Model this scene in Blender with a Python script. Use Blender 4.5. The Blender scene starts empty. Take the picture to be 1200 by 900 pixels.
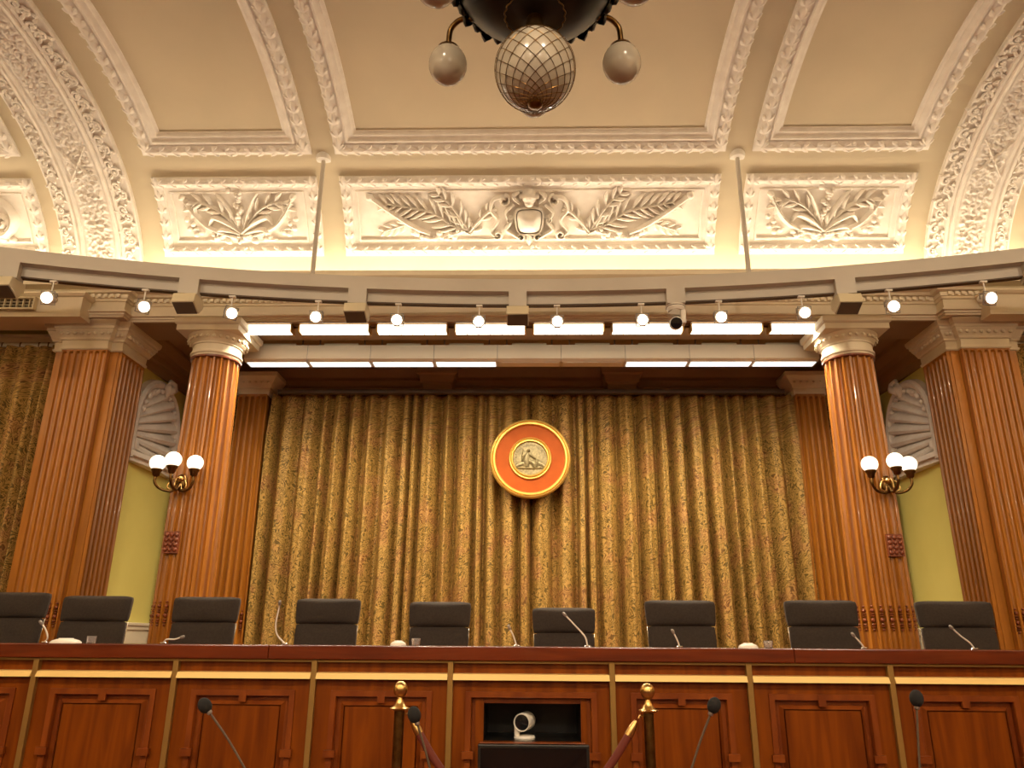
import bpy, math, random
from math import sin, cos, pi, sqrt, hypot, radians, atan2
from mathutils import Vector, Matrix, noise
random.seed(7)
SC = bpy.context.scene
COL = SC.collection
EYE = 1.2            # everything is laid out with the eye level at z = 0, then lifted by EYE at the end

# ---------------------------------------------------------------- camera
cam = bpy.data.cameras.new('camera'); camo = bpy.data.objects.new('camera', cam); COL.objects.link(camo)
cam.sensor_width = 36; cam.lens = 27.0; cam.clip_start = .05
P_, Y_, R_ = radians(18.5), radians(1.36), radians(.4)
camo.matrix_world = Matrix.Rotation(Y_, 4, 'Z') @ Matrix.Rotation(pi/2 + P_, 4, 'X') @ Matrix.Rotation(R_, 4, 'Z')
SC.camera = camo
SC.view_settings.view_transform = 'Standard'; SC.view_settings.look = 'None'
SC.view_settings.gamma = 1; SC.view_settings.use_curve_mapping = False
SC.view_settings.exposure = 0.38
w = bpy.data.worlds.new('world'); SC.world = w; w.use_nodes = True
w.node_tree.nodes['Background'].inputs[0].default_value = (.02, .016, .01, 1)
# ---------------------------------------------------------------- lights
WARM = (1, .83, .62)
def area(name, loc, sx, sy, power, col=WARM, rot=(0, 0, 0), spread=180):
    l = bpy.data.lights.new(name, 'AREA'); l.shape = 'RECTANGLE'; l.size = sx; l.size_y = sy
    l.energy = power; l.color = col; l.spread = radians(spread)
    o = bpy.data.objects.new(name, l); COL.objects.link(o); o.location = loc; o.rotation_euler = rot
    return o
# cove tubes hidden behind the cornice on all four walls (pointing up at the vault)
area('cove_lamp', (0, 7.22, 3.475), 9.2, .10, 62, rot=(pi + radians(2), 0, 0))
area('cove_lamp', (-6.8, 7.20, 3.475), 4.0, .10, 28, rot=(pi, 0, 0))
area('cove_lamp', (6.8, 7.20, 3.475), 4.0, .10, 28, rot=(pi, 0, 0))
area('cove_lamp', (0, -5.7, 3.5), 17, .12, 390, rot=(pi, 0, 0))
area('cove_lamp', (-8.7, .5, 3.5), .12, 12, 250, rot=(pi, 0, 0))
area('cove_lamp', (8.7, .5, 3.5), .12, 12, 250, rot=(pi, 0, 0))
# tubes under the beam between the columns
for i in range(8):
    area('tube_lamp', (-2.82 + .806*i, 7.355, 3.0085), .62, .055, 23, col=(1, .84, .60), spread=140)
for i in range(9):
    area('tray_lamp', (-2.78 + .695*i, 7.95, 2.8795), .62, .05, 2.2, col=(1, .88, .72))
# added spots, unseen behind the camera, that fill light onto the desk front
for x in (-4.5, -1.5, 1.5, 4.5):
    l = bpy.data.lights.new('added_desk_fill', 'SPOT'); l.energy = 330; l.color = (1, .80, .58)
    l.spot_size = radians(95); l.spot_blend = .7; l.shadow_soft_size = .12
    o = bpy.data.objects.new('added_desk_fill', l); COL.objects.link(o); o.location = (x, -.6, 4.9)
    o.rotation_euler = (radians(42), 0, 0)

# extra fill spots added out of view at the rear to brighten the frieze
for x in (-5.4, -1.9, 1.9, 5.4):
    l = bpy.data.lights.new('added_rear_fill', 'SPOT'); l.energy = 170; l.color = (1, .82, .60)
    l.spot_size = radians(80); l.spot_blend = .8; l.shadow_soft_size = .10
    o = bpy.data.objects.new('added_rear_fill', l); COL.objects.link(o); o.location = (x, -5.2, 3.2)
    o.rotation_euler = (radians(88), 0, radians(x*2))

# ---------------------------------------------------------------- materials
def lin(r, g, b):
    f = lambda c: (c/255/12.92 if c/255 <= .04045 else ((c/255 + .055)/1.055)**2.4)
    return (f(r), f(g), f(b), 1)
MATS = {}
def mat(name, col, rough=.6, metal=0, emit=None, es=0, coat=0, spec=.5):
    m = bpy.data.materials.new(name); m.use_nodes = True
    b = m.node_tree.nodes['Principled BSDF']
    b.inputs['Base Color'].default_value = (*col[:3], 1); b.inputs['Roughness'].default_value = rough
    b.inputs['Metallic'].default_value = metal; b.inputs['Coat Weight'].default_value = coat
    b.inputs['Specular IOR Level'].default_value = spec
    if emit:
        b.inputs['Emission Color'].default_value = (*emit, 1); b.inputs['Emission Strength'].default_value = es
    MATS[name] = m
    return m
def nodes(m):
    nt = m.node_tree
    return nt, nt.nodes, nt.links, nt.nodes['Principled BSDF']
def noise_var(m, c1, c2, scale=(1, 1, 1), nscale=5, detail=4, bump=0, bdist=.01, uv=False, lo=.35, hi=.65, dist=0):
    nt, N, L, b = nodes(m)
    if uv:
        src = N.new('ShaderNodeTexCoord').outputs['UV']
    else:
        src = N.new('ShaderNodeNewGeometry').outputs['Position']
    mp = N.new('ShaderNodeMapping'); mp.inputs['Scale'].default_value = scale; L.new(src, mp.inputs['Vector'])
    n = N.new('ShaderNodeTexNoise'); n.inputs['Scale'].default_value = nscale; n.inputs['Detail'].default_value = detail
    n.inputs['Distortion'].default_value = dist
    L.new(mp.outputs[0], n.inputs['Vector'])
    r = N.new('ShaderNodeValToRGB'); r.color_ramp.elements[0].position = lo; r.color_ramp.elements[1].position = hi
    r.color_ramp.elements[0].color = (*c1[:3], 1); r.color_ramp.elements[1].color = (*c2[:3], 1)
    L.new(n.outputs['Fac'], r.inputs['Fac']); L.new(r.outputs['Color'], b.inputs['Base Color'])
    if bump:
        bp = N.new('ShaderNodeBump'); bp.inputs['Strength'].default_value = bump; bp.inputs['Distance'].default_value = bdist
        L.new(n.outputs['Fac'], bp.inputs['Height']); L.new(bp.outputs['Normal'], b.inputs['Normal'])
    return m
noise_var(mat('cream_plaster', (.6, .5, .35), .75), (.57, .49, .34), (.62, .53, .37), nscale=1.3, detail=5, bump=.08)
noise_var(mat('white_plaster', (.8, .76, .7), .7), (.76, .70, .62), (.84, .79, .71), nscale=9, bump=.06)
noise_var(mat('cornice_paint', (.7, .6, .42), .6), (.74, .65, .48), (.79, .70, .52), nscale=3)
noise_var(mat('brown_paint', (.3, .17, .07), .55), (.27, .165, .072), (.32, .20, .09), nscale=2.5)
noise_var(mat('green_paint', (.55, .5, .12), .6), (.70, .62, .17), (.74, .66, .19), nscale=2)
noise_var(mat('dado_paint', (.75, .68, .5), .5), (.70, .62, .46), (.76, .68, .5), nscale=4)
noise_var(mat('oak', (.4, .15, .03), .33, coat=.15), (.32, .112, .011), (.45, .168, .019), scale=(12, 12, .5), nscale=1.6, detail=6, bump=.05, bdist=.003, dist=.6)
noise_var(mat('dark_oak', (.25, .07, .02), .35, coat=.15), (.16, .035, .012), (.25, .06, .018), scale=(14, 14, .7), nscale=2.5, detail=6)
noise_var(mat('desk_wood', (.2, .045, .008), .36, coat=.05, spec=.2), (.125, .025, .001), (.215, .050, .002), scale=(7, 7, .6), nscale=2.0, detail=7, dist=.8)
noise_var(mat('desk_moulding', (.2, .045, .008), .34, coat=.08, spec=.3), (.150, .030, .004), (.235, .056, .007), scale=(5, 5, 1.2), nscale=2.0, detail=7)
noise_var(mat('desk_top', (.2, .045, .008), .22, coat=.35), (.10, .014, .003), (.155, .024, .004), scale=(.7, 7, 7), nscale=2.4, detail=7, dist=.5)
noise_var(mat('floor_carpet', (.2, .06, .03), .95), (.12, .03, .015), (.18, .05, .025), nscale=60)
mat('gold_paint', (.72, .45, .10), .32, .55)
noise_var(mat('brass', (.62, .40, .14), .28, 1), (.60, .38, .13), (.70, .47, .18), nscale=25)
mat('dull_brass', (.34, .20, .055), .42, .6)
mat('bright_gold', (.80, .56, .20), .38, .25)
noise_var(mat('dark_brass', (.16, .09, .03), .35, 1), (.12, .065, .02), (.20, .11, .035), nscale=30)
noise_var(mat('bronze', (.03, .018, .009), .38, .4), (.006, .0035, .0018), (.014, .008, .004), nscale=12)
noise_var(mat('silver_bronze', (.36, .32, .22), .45, .35), (.20, .165, .08), (.40, .33, .17), nscale=45)
mat('orange_leather', (.72, .16, .022), .6, spec=.2)
noise_var(MATS['orange_leather'], (.37, .070, .005), (.42, .084, .007), nscale=8)
mat('milk_glass', (.42, .37, .29), .22, coat=.15, spec=.4)
mat('globe_lit', (.85, .8, .68), .2, emit=(1, .88, .66), es=1.3)
mat('white_metal', (.78, .74, .66), .4)
noise_var(mat('beam_paint', (.5, .45, .37), .5), (.50, .46, .39), (.55, .505, .43), nscale=2)
mat('tray_enamel', (.74, .64, .48), .45)
mat('beige_plastic', (.62, .54, .36), .5)
mat('grey_metal', (.30, .27, .24), .4, .3)
mat('dark_grille', (.09, .06, .035), .6)
mat('black_plastic', (.012, .011, .010), .35)
mat('black_screen', (.006, .005, .005), .12)
mat('black_foam', (.012, .011, .011), .95)
mat('chrome', (.8, .78, .74), .18, 1)
mat('lens_lit', (1, 1, 1), .3, emit=(1, .93, .86), es=22)
mat('tube_lit', (1, 1, 1), .3, emit=(1, .93, .74), es=3.0)
mat('tray_lit', (1, 1, 1), .3, emit=(.86, .95, .92), es=1.1)
mat('cable_black', (.02, .016, .014), .5)
mat('rope_red', (.13, .018, .007), .75)
mat('lens_glass', (.01, .01, .012), .05)
mat('clear_glass', (.9, .9, .9), .03); MATS['clear_glass'].node_tree.nodes['Principled BSDF'].inputs['Transmission Weight'].default_value = .9
m = mat('charcoal_fabric', (.045, .034, .028), .85)
noise_var(m, (.018, .0105, .0066), (.029, .0185, .0125), nscale=70, detail=5, bump=.15, bdist=.003)
m.node_tree.nodes['Principled BSDF'].inputs['Sheen Weight'].default_value = .12
m.node_tree.nodes['Principled BSDF'].inputs['Sheen Tint'].default_value = (.6, .45, .36, 1)
# curtain: brocade of scrolling vines, drawn in the cloth's own UV (metres)
m = mat('brocade', (.3, .2, .06), .6)
nt, N, L, B = nodes(m)
tc = N.new('ShaderNodeTexCoord')
nz = N.new('ShaderNodeTexNoise'); nz.inputs['Scale'].default_value = 9; nz.inputs['Detail'].default_value = 2
L.new(tc.outputs['UV'], nz.inputs['Vector'])
mx = N.new('ShaderNodeVectorMath'); mx.operation = 'MULTIPLY_ADD'; mx.inputs[1].default_value = (.11, .11, 0)
L.new(nz.outputs['Color'], mx.inputs[0]); L.new(tc.outputs['UV'], mx.inputs[2])
vo = N.new('ShaderNodeTexNoise'); vo.inputs['Scale'].default_value = 10; vo.inputs['Detail'].default_value = 1; vo.inputs['Distortion'].default_value = 1.2
L.new(mx.outputs[0], vo.inputs['Vector'])
ab = N.new('ShaderNodeMath'); ab.operation = 'PINGPONG'; ab.inputs[1].default_value = .06; L.new(vo.outputs['Fac'], ab.inputs[0])
r1 = N.new('ShaderNodeValToRGB'); r1.color_ramp.elements[0].position = .018; r1.color_ramp.elements[1].position = .030
r1.color_ramp.elements[0].color = (1, 1, 1, 1); r1.color_ramp.elements[1].color = (0, 0, 0, 1)
L.new(ab.outputs[0], r1.inputs['Fac'])
v2 = N.new('ShaderNodeTexVoronoi'); v2.inputs['Scale'].default_value = 20; L.new(mx.outputs[0], v2.inputs['Vector'])
r2 = N.new('ShaderNodeValToRGB'); r2.color_ramp.elements[0].position = .23; r2.color_ramp.elements[1].position = .30
r2.color_ramp.elements[0].color = (1, 1, 1, 1); r2.color_ramp.elements[1].color = (0, 0, 0, 1)
L.new(v2.outputs['Distance'], r2.inputs['Fac'])
n3 = N.new('ShaderNodeTexNoise'); n3.inputs['Scale'].default_value = 3.2; L.new(tc.outputs['UV'], n3.inputs['Vector'])
r3 = N.new('ShaderNodeValToRGB'); r3.color_ramp.elements[0].position = .50; r3.color_ramp.elements[1].position = .62
L.new(n3.outputs['Fac'], r3.inputs['Fac'])
def mixc(f, a, b):
    x = N.new('ShaderNodeMix'); x.data_type = 'RGBA'
    if isinstance(f, float): x.inputs[0].default_value = f
    else: L.new(f, x.inputs[0])
    for s, i in ((a, 6), (b, 7)):
        if isinstance(s, tuple): x.inputs[i].default_value = (*s, 1)
        else: L.new(s, x.inputs[i])
    return x.outputs[2]
base = mixc(r3.outputs['Color'], (.45, .270, .070), (.44, .240, .074))
leafc = mixc(r3.outputs['Color'], (.125, .078, .015), (.165, .07, .02))
c = mixc(r1.outputs['Color'], base, leafc)
c = mixc(r2.outputs['Color'], c, (.23, .14, .03))
L.new(c, B.inputs['Base Color'])
wv = N.new('ShaderNodeTexNoise'); wv.inputs['Scale'].default_value = 240; L.new(tc.outputs['UV'], wv.inputs['Vector'])
bp = N.new('ShaderNodeBump'); bp.inputs['Strength'].default_value = .12; bp.inputs['Distance'].default_value = .002
L.new(wv.outputs['Fac'], bp.inputs['Height']); L.new(bp.outputs['Normal'], B.inputs['Normal'])
B.inputs['Sheen Weight'].default_value = 0; B.inputs['Specular IOR Level'].default_value = .3

# ---------------------------------------------------------------- mesh helpers
class MB:
    def __init__(s): s.v = []; s.f = []; s.uv = None
    def add(s, vs, fs, M=None):
        k = len(s.v)
        s.v += [tuple(M @ Vector(v)) for v in vs] if M else [tuple(v) for v in vs]
        s.f += [tuple(i + k for i in f) for f in fs]
        return s
    def box(s, x0, x1, y0, y1, z0, z1, M=None):
        vs = [(x, y, z) for x in (x0, x1) for y in (y0, y1) for z in (z0, z1)]
        return s.add(vs, [(0, 1, 3, 2), (4, 6, 7, 5), (0, 4, 5, 1), (2, 3, 7, 6), (0, 2, 6, 4), (1, 5, 7, 3)], M)
    def grid(s, nu, nv, fn, close_u=False):
        k = len(s.v); mu = nu if close_u else nu + 1
        for j in range(nv + 1):
            for i in range(mu): s.v.append(tuple(fn(i/nu, j/nv)))
        for j in range(nv):
            for i in range(nu):
                a = k + j*mu + i; b = k + j*mu + (i + 1) % mu
                s.f.append((a, b, b + mu, a + mu))
        return s
    def lathe(s, prof, n=20, M=None, ring=False):          # prof [(r, z)], axis z; ring = open middle
        if ring: prof = list(prof) + [prof[0]]
        vs = []; fs = []
        for r, z in prof:
            for i in range(n): vs.append((r*cos(2*pi*i/n), r*sin(2*pi*i/n), z))
        for j in range(len(prof) - 1):
            for i in range(n):
                a = j*n + i; b = j*n + (i + 1) % n
                fs.append((a, b, b + n, a + n))
        if not ring: fs += [tuple(range(n - 1, -1, -1)), tuple(range((len(prof) - 1)*n, len(prof)*n))]
        return s.add(vs, fs, M)
    def ball(s, c, r, n=12, m=8, sc=(1, 1, 1), M=None):
        prof = [(max(1e-4, r*sin(pi*j/m)), -r*cos(pi*j/m)) for j in range(m + 1)]
        T = Matrix.Translation(c) @ Matrix.Diagonal((*sc, 1))
        return s.lathe(prof, n, (M @ T) if M else T)
    def tube(s, pts, r, n=8, M=None):
        pts = [Vector(p) for p in pts]; vs = []; fs = []
        t0 = (pts[1] - pts[0]).normalized()
        up = Vector((0, 0, 1)) if abs(t0.z) < .9 else Vector((1, 0, 0))
        for i, p in enumerate(pts):
            t = (pts[min(i + 1, len(pts) - 1)] - pts[max(i - 1, 0)]).normalized()
            a = t.cross(up).normalized(); b = t.cross(a).normalized(); up = -b if i == 0 else -b
            rr = r[i] if isinstance(r, (list, tuple)) else r
            for q in range(n): vs.append(p + a*rr*cos(2*pi*q/n) + b*rr*sin(2*pi*q/n))
        for j in range(len(pts) - 1):
            for i in range(n):
                A = j*n + i; B2 = j*n + (i + 1) % n
                fs.append((A, B2, B2 + n, A + n))
        fs.append(tuple(range(n - 1, -1, -1))); fs.append(tuple(range((len(pts) - 1)*n, len(pts)*n)))
        return s.add(vs, fs, M)
    def mesh(s, name, m, smooth=40):
        me = bpy.data.meshes.new(name); me.from_pydata(s.v, [], s.f)
        if s.uv:
            l = me.uv_layers.new(name='UVMap')
            for lp in me.loops: l.data[lp.index].uv = s.uv[lp.vertex_index]
        me.materials.append(MATS[m])
        if smooth:
            me.polygons.foreach_set('use_smooth', [True]*len(me.polygons))
            if smooth < 180: me.set_sharp_from_angle(angle=radians(smooth))
        me.update()
        return me
    def build(s, name, m, parent=None, smooth=40, bevel=0, at=None):
        o = bpy.data.objects.new(name, s.mesh(name, m, smooth)); COL.objects.link(o)
        if parent: o.parent = parent
        if at is not None: o.location = at
        if bevel:
            b = o.modifiers.new('bevel', 'BEVEL'); b.width = bevel; b.segments = 2; b.limit_method = 'ANGLE'
        return o
def tag(o, label=None, cat=None, group=None, kind=None):
    if label: o['label'] = label
    if cat: o['category'] = cat
    if group: o['group'] = group
    if kind: o['kind'] = kind
    return o
def thing(name, label, cat, loc=(0, 0, 0), group=None, rz=0):
    o = bpy.data.objects.new(name, None); COL.objects.link(o); o.location = loc; o.rotation_euler = (0, 0, rz)
    o.empty_display_size = .05
    return tag(o, label, cat, group)
def struct(name, mb, m, smooth=40, bevel=0):
    return tag(mb.build(name, m, None, smooth, bevel), kind='structure')
def inst(name, me, parent, M):
    o = bpy.data.objects.new(name, me); COL.objects.link(o); o.parent = parent
    o.matrix_basis = M
    return o
def copy_tree(o, parent=None):
    c = o.copy(); COL.objects.link(c); c.parent = parent
    for ch in list(o.children): copy_tree(ch, c)
    return c
def bez(pts, n=12):                              # smooth curve through control points (Catmull-Rom)
    P = [Vector(p) for p in pts]; P = [2*P[0] - P[1]] + P + [2*P[-1] - P[-2]]
    out = []; k = len(P) - 3
    for i in range(k*n + 1):
        q = min(i//n, k - 1); t = i/n - q
        a, b, c2, d = P[q:q + 4]
        out.append(.5*((2*b) + (c2 - a)*t + (2*a - 5*b + 4*c2 - d)*t*t + (3*b - a - 3*c2 + d)*t**3))
    return out
def sweep(mb, path, prof, closed=False, caps=True):      # path in plan, prof [(out, z)]
    n = len(path); offs = []
    for i in range(n):
        def nrm(a, b):
            dx, dy = b[0] - a[0], b[1] - a[1]; l = hypot(dx, dy); return (dy/l, -dx/l)
        n1 = nrm(path[i - 1], path[i]) if (closed or i > 0) else None
        n2 = nrm(path[i], path[(i + 1) % n]) if (closed or i < n - 1) else None
        if not n1: n1 = n2
        if not n2: n2 = n1
        k = 1 + n1[0]*n2[0] + n1[1]*n2[1]
        offs.append(((n1[0] + n2[0])/k, (n1[1] + n2[1])/k))
    vs = [(path[i][0] + o*offs[i][0], path[i][1] + o*offs[i][1], z) for o, z in prof for i in range(n)]
    fs = []
    for j in range(len(prof) - 1):
        for i in range(n if closed else n - 1):
            a = j*n + i; b = j*n + (i + 1) % n
            fs.append((a, b, b + n, a + n))
    if closed and caps:
        fs.append(tuple(range(n - 1, -1, -1))); fs.append(tuple((len(prof) - 1)*n + i for i in range(n)))
    return mb.add(vs, fs)
# rectangular nested frame on any mapped surface; prof [(inset, height)]
def frame(mb, u0, u1, v0, v1, prof, mapf, nu=16, nv=12):
    def ring(i, h):
        a, b, c2, d = u0 + i, u1 - i, v0 + i, v1 - i
        P = [(a + (b - a)*k/nu, c2, h) for k in range(nu)] + [(b, c2 + (d - c2)*k/nv, h) for k in range(nv)]
        P += [(b - (b - a)*k/nu, d, h) for k in range(nu)] + [(a, d - (d - c2)*k/nv, h) for k in range(nv)]
        return P
    n = 2*(nu + nv); k = len(mb.v)
    for i, h in prof: mb.v += [tuple(mapf(*p)) for p in ring(i, h)]
    for j in range(len(prof) - 1):
        for i in range(n):
            a = k + j*n + i; b = k + j*n + (i + 1) % n
            mb.f.append((a, b, b + n, a + n))
    return mb
# ---------------------------------------------------------------- vault surface
YC, ZC, VA, VB = 4.9, 3.5, 2.5, 1.55
TAB = []; _s = 0; _p = (YC + VA, ZC)
for i in range(801):
    t = i/800*pi/2; q = (YC + VA*cos(t), ZC + VB*sin(t)); _s += hypot(q[0] - _p[0], q[1] - _p[1]); _p = q
    TAB.append((_s, t))
SMAX = TAB[-1][0]
def vault(x, s, h=0):
    if s >= SMAX: return Vector((x, YC - (s - SMAX), ZC + VB - h))
    if s <= 0: return Vector((x, YC + VA - h, ZC + s))
    lo, hi = 0, 800
    while hi - lo > 1:
        m_ = (lo + hi)//2
        if TAB[m_][0] > s: hi = m_
        else: lo = m_
    t = TAB[lo][1] + (TAB[hi][1] - TAB[lo][1])*(s - TAB[lo][0])/max(1e-9, TAB[hi][0] - TAB[lo][0])
    y, z = YC + VA*cos(t), ZC + VB*sin(t); ny, nz = -cos(t)/VA, -sin(t)/VB; l = hypot(ny, nz)
    return Vector((x, y + ny/l*h, z + nz/l*h))
def vmat(x, s, h=0, ang=0, sc=1):               # frame on the vault: X = along x, Y = up the vault, Z = into the room
    p = vault(x, s, h); d = (vault(x, s + .01) - vault(x, s - .01)).normalized()
    X = Vector((1, 0, 0)); Z = X.cross(d); Z = Z if Z.dot(vault(x, s, .1) - vault(x, s)) > 0 else -Z
    M = Matrix((X, d, Z)).transposed().to_4x4(); M.translation = p
    return M @ Matrix.Rotation(ang, 4, 'Z') @ Matrix.Scale(sc, 4)

# ---------------------------------------------------------------- room shell
struct('floor', MB().box(-9.2, 9.2, -6.2, 9.4, -1.4, -1.2), 'floor_carpet', 0)
struct('platform', MB().box(-9.0, 9.0, 5.68, 9.15, -1.2, -.9), 'floor_carpet', 0)
mb = MB().grid(60, 48, lambda u, v: vault(-9 + 18*u, -.1 + (SMAX + .1)*v))
mb.box(-9, 9, -6.1, 4.9, 5.05, 5.15)
struct('ceiling', mb, 'cream_plaster', 60)
struct('wall_left', MB().box(-9.2, -9, -6.1, 7.7, -1.2, 5.1), 'cream_plaster', 0)
struct('wall_right', MB().box(9, 9.2, -6.1, 7.7, -1.2, 5.1), 'cream_plaster', 0)
struct('wall_rear', MB().box(-9, 9, -6.2, -6, -1.2, 5.1), 'cream_plaster', 0)
struct('wall_back', MB().box(-4.5, 4.5, 9.15, 9.35, -1.2, 3.3), 'brown_paint', 0)
for sx, nm in ((-1, 'left'), (1, 'right')):
    # side wall of the alcove, green paint above a cream dado
    a, b = sorted((sx*4.33, sx*4.55))
    struct('wall_alcove_' + nm, MB().box(a, b, 7.93, 9.15, -.9, 3.0), 'green_paint', 0)
    mb = MB(); pth = [(sx*4.33, 7.82), (sx*4.33, 9.15)]
    if sx < 0: pth = pth
    else: pth = pth[::-1]
    sweep(mb, pth, [(0, -.9), (.02, -.9), (.02, .08), (.035, .09), (.035, .12), (.05, .135), (.05, .157), (0, .165)])
    struct('baseboard_' + nm, mb, 'dado_paint', 30)
    # wall behind the side curtains
    a, b = sorted((sx*4.93, sx*9.0))
    struct('wall_bay_' + nm, MB().box(a, b, 7.70, 7.82, -1.2, 3.6), 'green_paint', 0)
    mb = MB(); pth = [(-9, 7.70), (-4.93, 7.70)] if sx < 0 else [(4.93, 7.70), (9, 7.70)]
    sweep(mb, pth, [(0, 3.0), (.03, 3.0), (.03, 3.04), (.05, 3.045), (.07, 3.08), (.09, 3.085), (.09, 3.12), (0, 3.12)])
    struct('trim_%d' % (3 if sx < 0 else 4), mb, 'cornice_paint', 30)
# alcove ceiling, its perimeter beam and the front beam
mb = MB().box(-4.5, 4.5, 7.8, 9.15, 3.22, 3.32)
struct('ceiling_alcove', mb, 'brown_paint', 0)
mb = MB(); sweep(mb, [(-4.33, 7.8), (-4.33, 9.15), (4.33, 9.15), (4.33, 7.8)],
                 [(0, 2.90), (.03, 2.90), (.03, 3.0), (.06, 3.02), (.08, 3.08), (.15, 3.10), (.22, 3.18), (.22, 3.23)])
struct('trim_5', mb, 'brown_paint', 30)
struct('trim_6', MB().box(-4.45, 4.45, 7.255, 7.74, 3.096, 3.3), 'brown_paint', 0)
# small brown brackets above the curtain, with the capitals of pilasters hidden behind the cloth
for i, x in enumerate((-1.13, 1.13)):
    mb = MB(); sweep(mb, [(x - .17, 9.13), (x - .17, 8.9), (x + .17, 8.9), (x + .17, 9.13)][::1], [(0, 2.84), (0, 2.98), (.03, 3.0), (.05, 3.08), (.08, 3.1), (.08, 3.17), (-.1, 3.17)])
    struct('trim_%d' % (7 + i), mb, 'brown_paint', 30)
struct('trim_9', MB().box(-3.05, 3.05, 8.79, 8.86, 2.83, 2.875), 'dark_grille', 0)   # curtain pelmet rail

# ---------------------------------------------------------------- entablature with cornice and light cove
EP = [(-9, 7.12), (-4.14, 7.12), (-4.14, 7.25), (4.14, 7.25), (4.14, 7.12), (9, 7.12)]
mb = MB()
sweep(mb, EP, [(-.35, 3.105), (0, 3.105), (0, 3.125), (.012, 3.13), (.012, 3.15), (.035, 3.155), (.035, 3.172), (0, 3.178), (0, 3.275), (.015, 3.28), (.02, 3.30),
               (.03, 3.305), (.03, 3.345), (.075, 3.35), (.09, 3.375), (.19, 3.385), (.19, 3.425), (.21, 3.43), (.235, 3.455), (.27, 3.475), (.285, 3.49), (.29, 3.54), (.24, 3.545), (.23, 3.50), (.12, 3.46), (-.5, 3.46)])
ENT = struct('trim_1', mb, 'cornice_paint', 25)
den = MB().box(-.016, .016, -.026, .012, 0, .03).mesh('dentil', 'cornice_paint', 0)
mbd = MB(); xs = []
x = -4.08
while x < 4.09:
    mbd.box(x - .018, x + .018, 7.25 - .055, 7.25 - .028, 3.308, 3.342); x += .066
for sx in (-1, 1):
    for k in range(8):
        c = sx*(4.2 + .065*k); mbd.box(c - .018, c + .018, 7.12 - .055, 7.12 - .028, 3.308, 3.342)
tag(mbd.build('dentil_course', 'cornice_paint', ENT, 0), kind='stuff')
for sx in (-1, 1):
    mb = MB(); pth = [(-9, 6.94), (-4.47, 6.94), (-4.47, 7.118)] if sx < 0 else [(4.47, 7.118), (4.47, 6.94), (9, 6.94)]
    sweep(mb, pth, [(-.178, 3.035), (0, 3.035), (0, 3.075), (-.02, 3.085), (-.02, 3.255), (0, 3.262), (.02, 3.285), (.02, 3.30), (-.178, 3.31)])
    struct('trim_%d' % (10 if sx < 0 else 11), mb, 'cornice_paint', 25)
    # ventilation grille on the projecting block
    cx = sx*5.32
    v = thing('vent_grille', ('wide beige air vent grille on the projecting block at far left of the cornice' if sx < 0 else
              'small beige air vent grille on the projecting block at far right of the cornice'), 'vent', (cx, 6.958, 3.165))
    frame(MB(), -.38, .38, -.06, .075, [(0, 0), (0, .05), (.018, .05), (.018, 0)], lambda a, b, h: (a, -h, b), 2, 2).build('grille_frame', 'beige_plastic', v, 30)
    MB().box(-.365, .365, -.012, -.004, -.045, .06).build('duct', 'dark_grille', v, 0)
    sl = MB().box(-.365, .365, -.04, -.01, -.003, .003, Matrix.Rotation(.5, 4, 'X')).mesh('slat', 'beige_plastic', 0)
    for k in range(3): inst('slat', sl, v, Matrix.Translation((0, 0, -.025 + .032*k)))
    sv = MB().box(-.004, .004, -.038, -.012, -.045, .06).mesh('bar', 'beige_plastic', 0)
    for k in range(11): inst('bar', sv, v, Matrix.Translation((-.32 + .064*k, 0, 0)))

# ---------------------------------------------------------------- plaster ornament on the vault
leaf_w = .052
def leaf_mesh(name, L_, W_, H_, m='white_plaster'):     # three-lobed acanthus leaf lying along +Y
    mb = MB()
    def blade(ox, oy, a, l, w_, h_):
        R = Matrix.Translation((ox, oy, 0)) @ Matrix.Rotation(a, 4, 'Z')
        vs = []; fs = []
        ts = (0, .35, .7, 1.0); ws = (.45, 1, .75, .12); hs = (.5, .9, 1.0, .55)
        for t, q, k in zip(ts, ws, hs):
            vs += [(-w_*q, l*t, 0), (-w_*q*.5, l*t, h_*k*.62), (0, l*t, h_*k), (w_*q*.5, l*t, h_*k*.62), (w_*q, l*t, 0)]
        for j in range(3):
            for i in range(4): fs.append((j*5 + i, j*5 + i + 1, j*5 + i + 6, j*5 + i + 5))
        fs.append((15, 16, 17, 18, 19))
        mb.add(vs, fs, R)
    blade(0, 0, 0, L_, W_*.42, H_)
    blade(0, L_*.08, .75, L_*.6, W_*.3, H_*.8); blade(0, L_*.08, -.75, L_*.6, W_*.3, H_*.8)
    return mb.mesh(name, m, 60)
LEAF = leaf_mesh('leaf', .125, .098, .027)
def scroll_mesh():                                       # one scroll of the rib's running acanthus border
    mb = MB(); pts = []; rs = []
    for k in range(15):
        a = k/14*pi*2.2; r = .055*(1 - .72*k/14)
        pts.append((r*cos(a) + .002, .03 + r*sin(a), .018 + .012*k/14)); rs.append(.017*(1 - .35*k/14))
    mb.tube(pts, rs, 5)
    mb.ball((0, .03, .028), .017, 7, 5)
    for a, l in ((2.3, .07), (-2.2, .065), (.4, .06)):
        d = Vector((sin(a), cos(a), 0)); p = Vector((0, .03, .012)) + d*.045
        mb.tube([p, p + d*l*.5 + Vector((0, 0, .02)), p + d*l], [.012, .020, .004], 5)
    return mb.mesh('acanthus_scroll', 'white_plaster', 60)
SCROLL = scroll_mesh()
FR_LOW = [(0, 0), (0, .018), (.012, .022), (.018, .040), (.05, .058), (.085, .050), (.098, .034), (.108, .034), (.112, .022), (.150, .018), (.156, .030), (.172, .030), (.176, .004), (.18, .004)]
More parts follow.
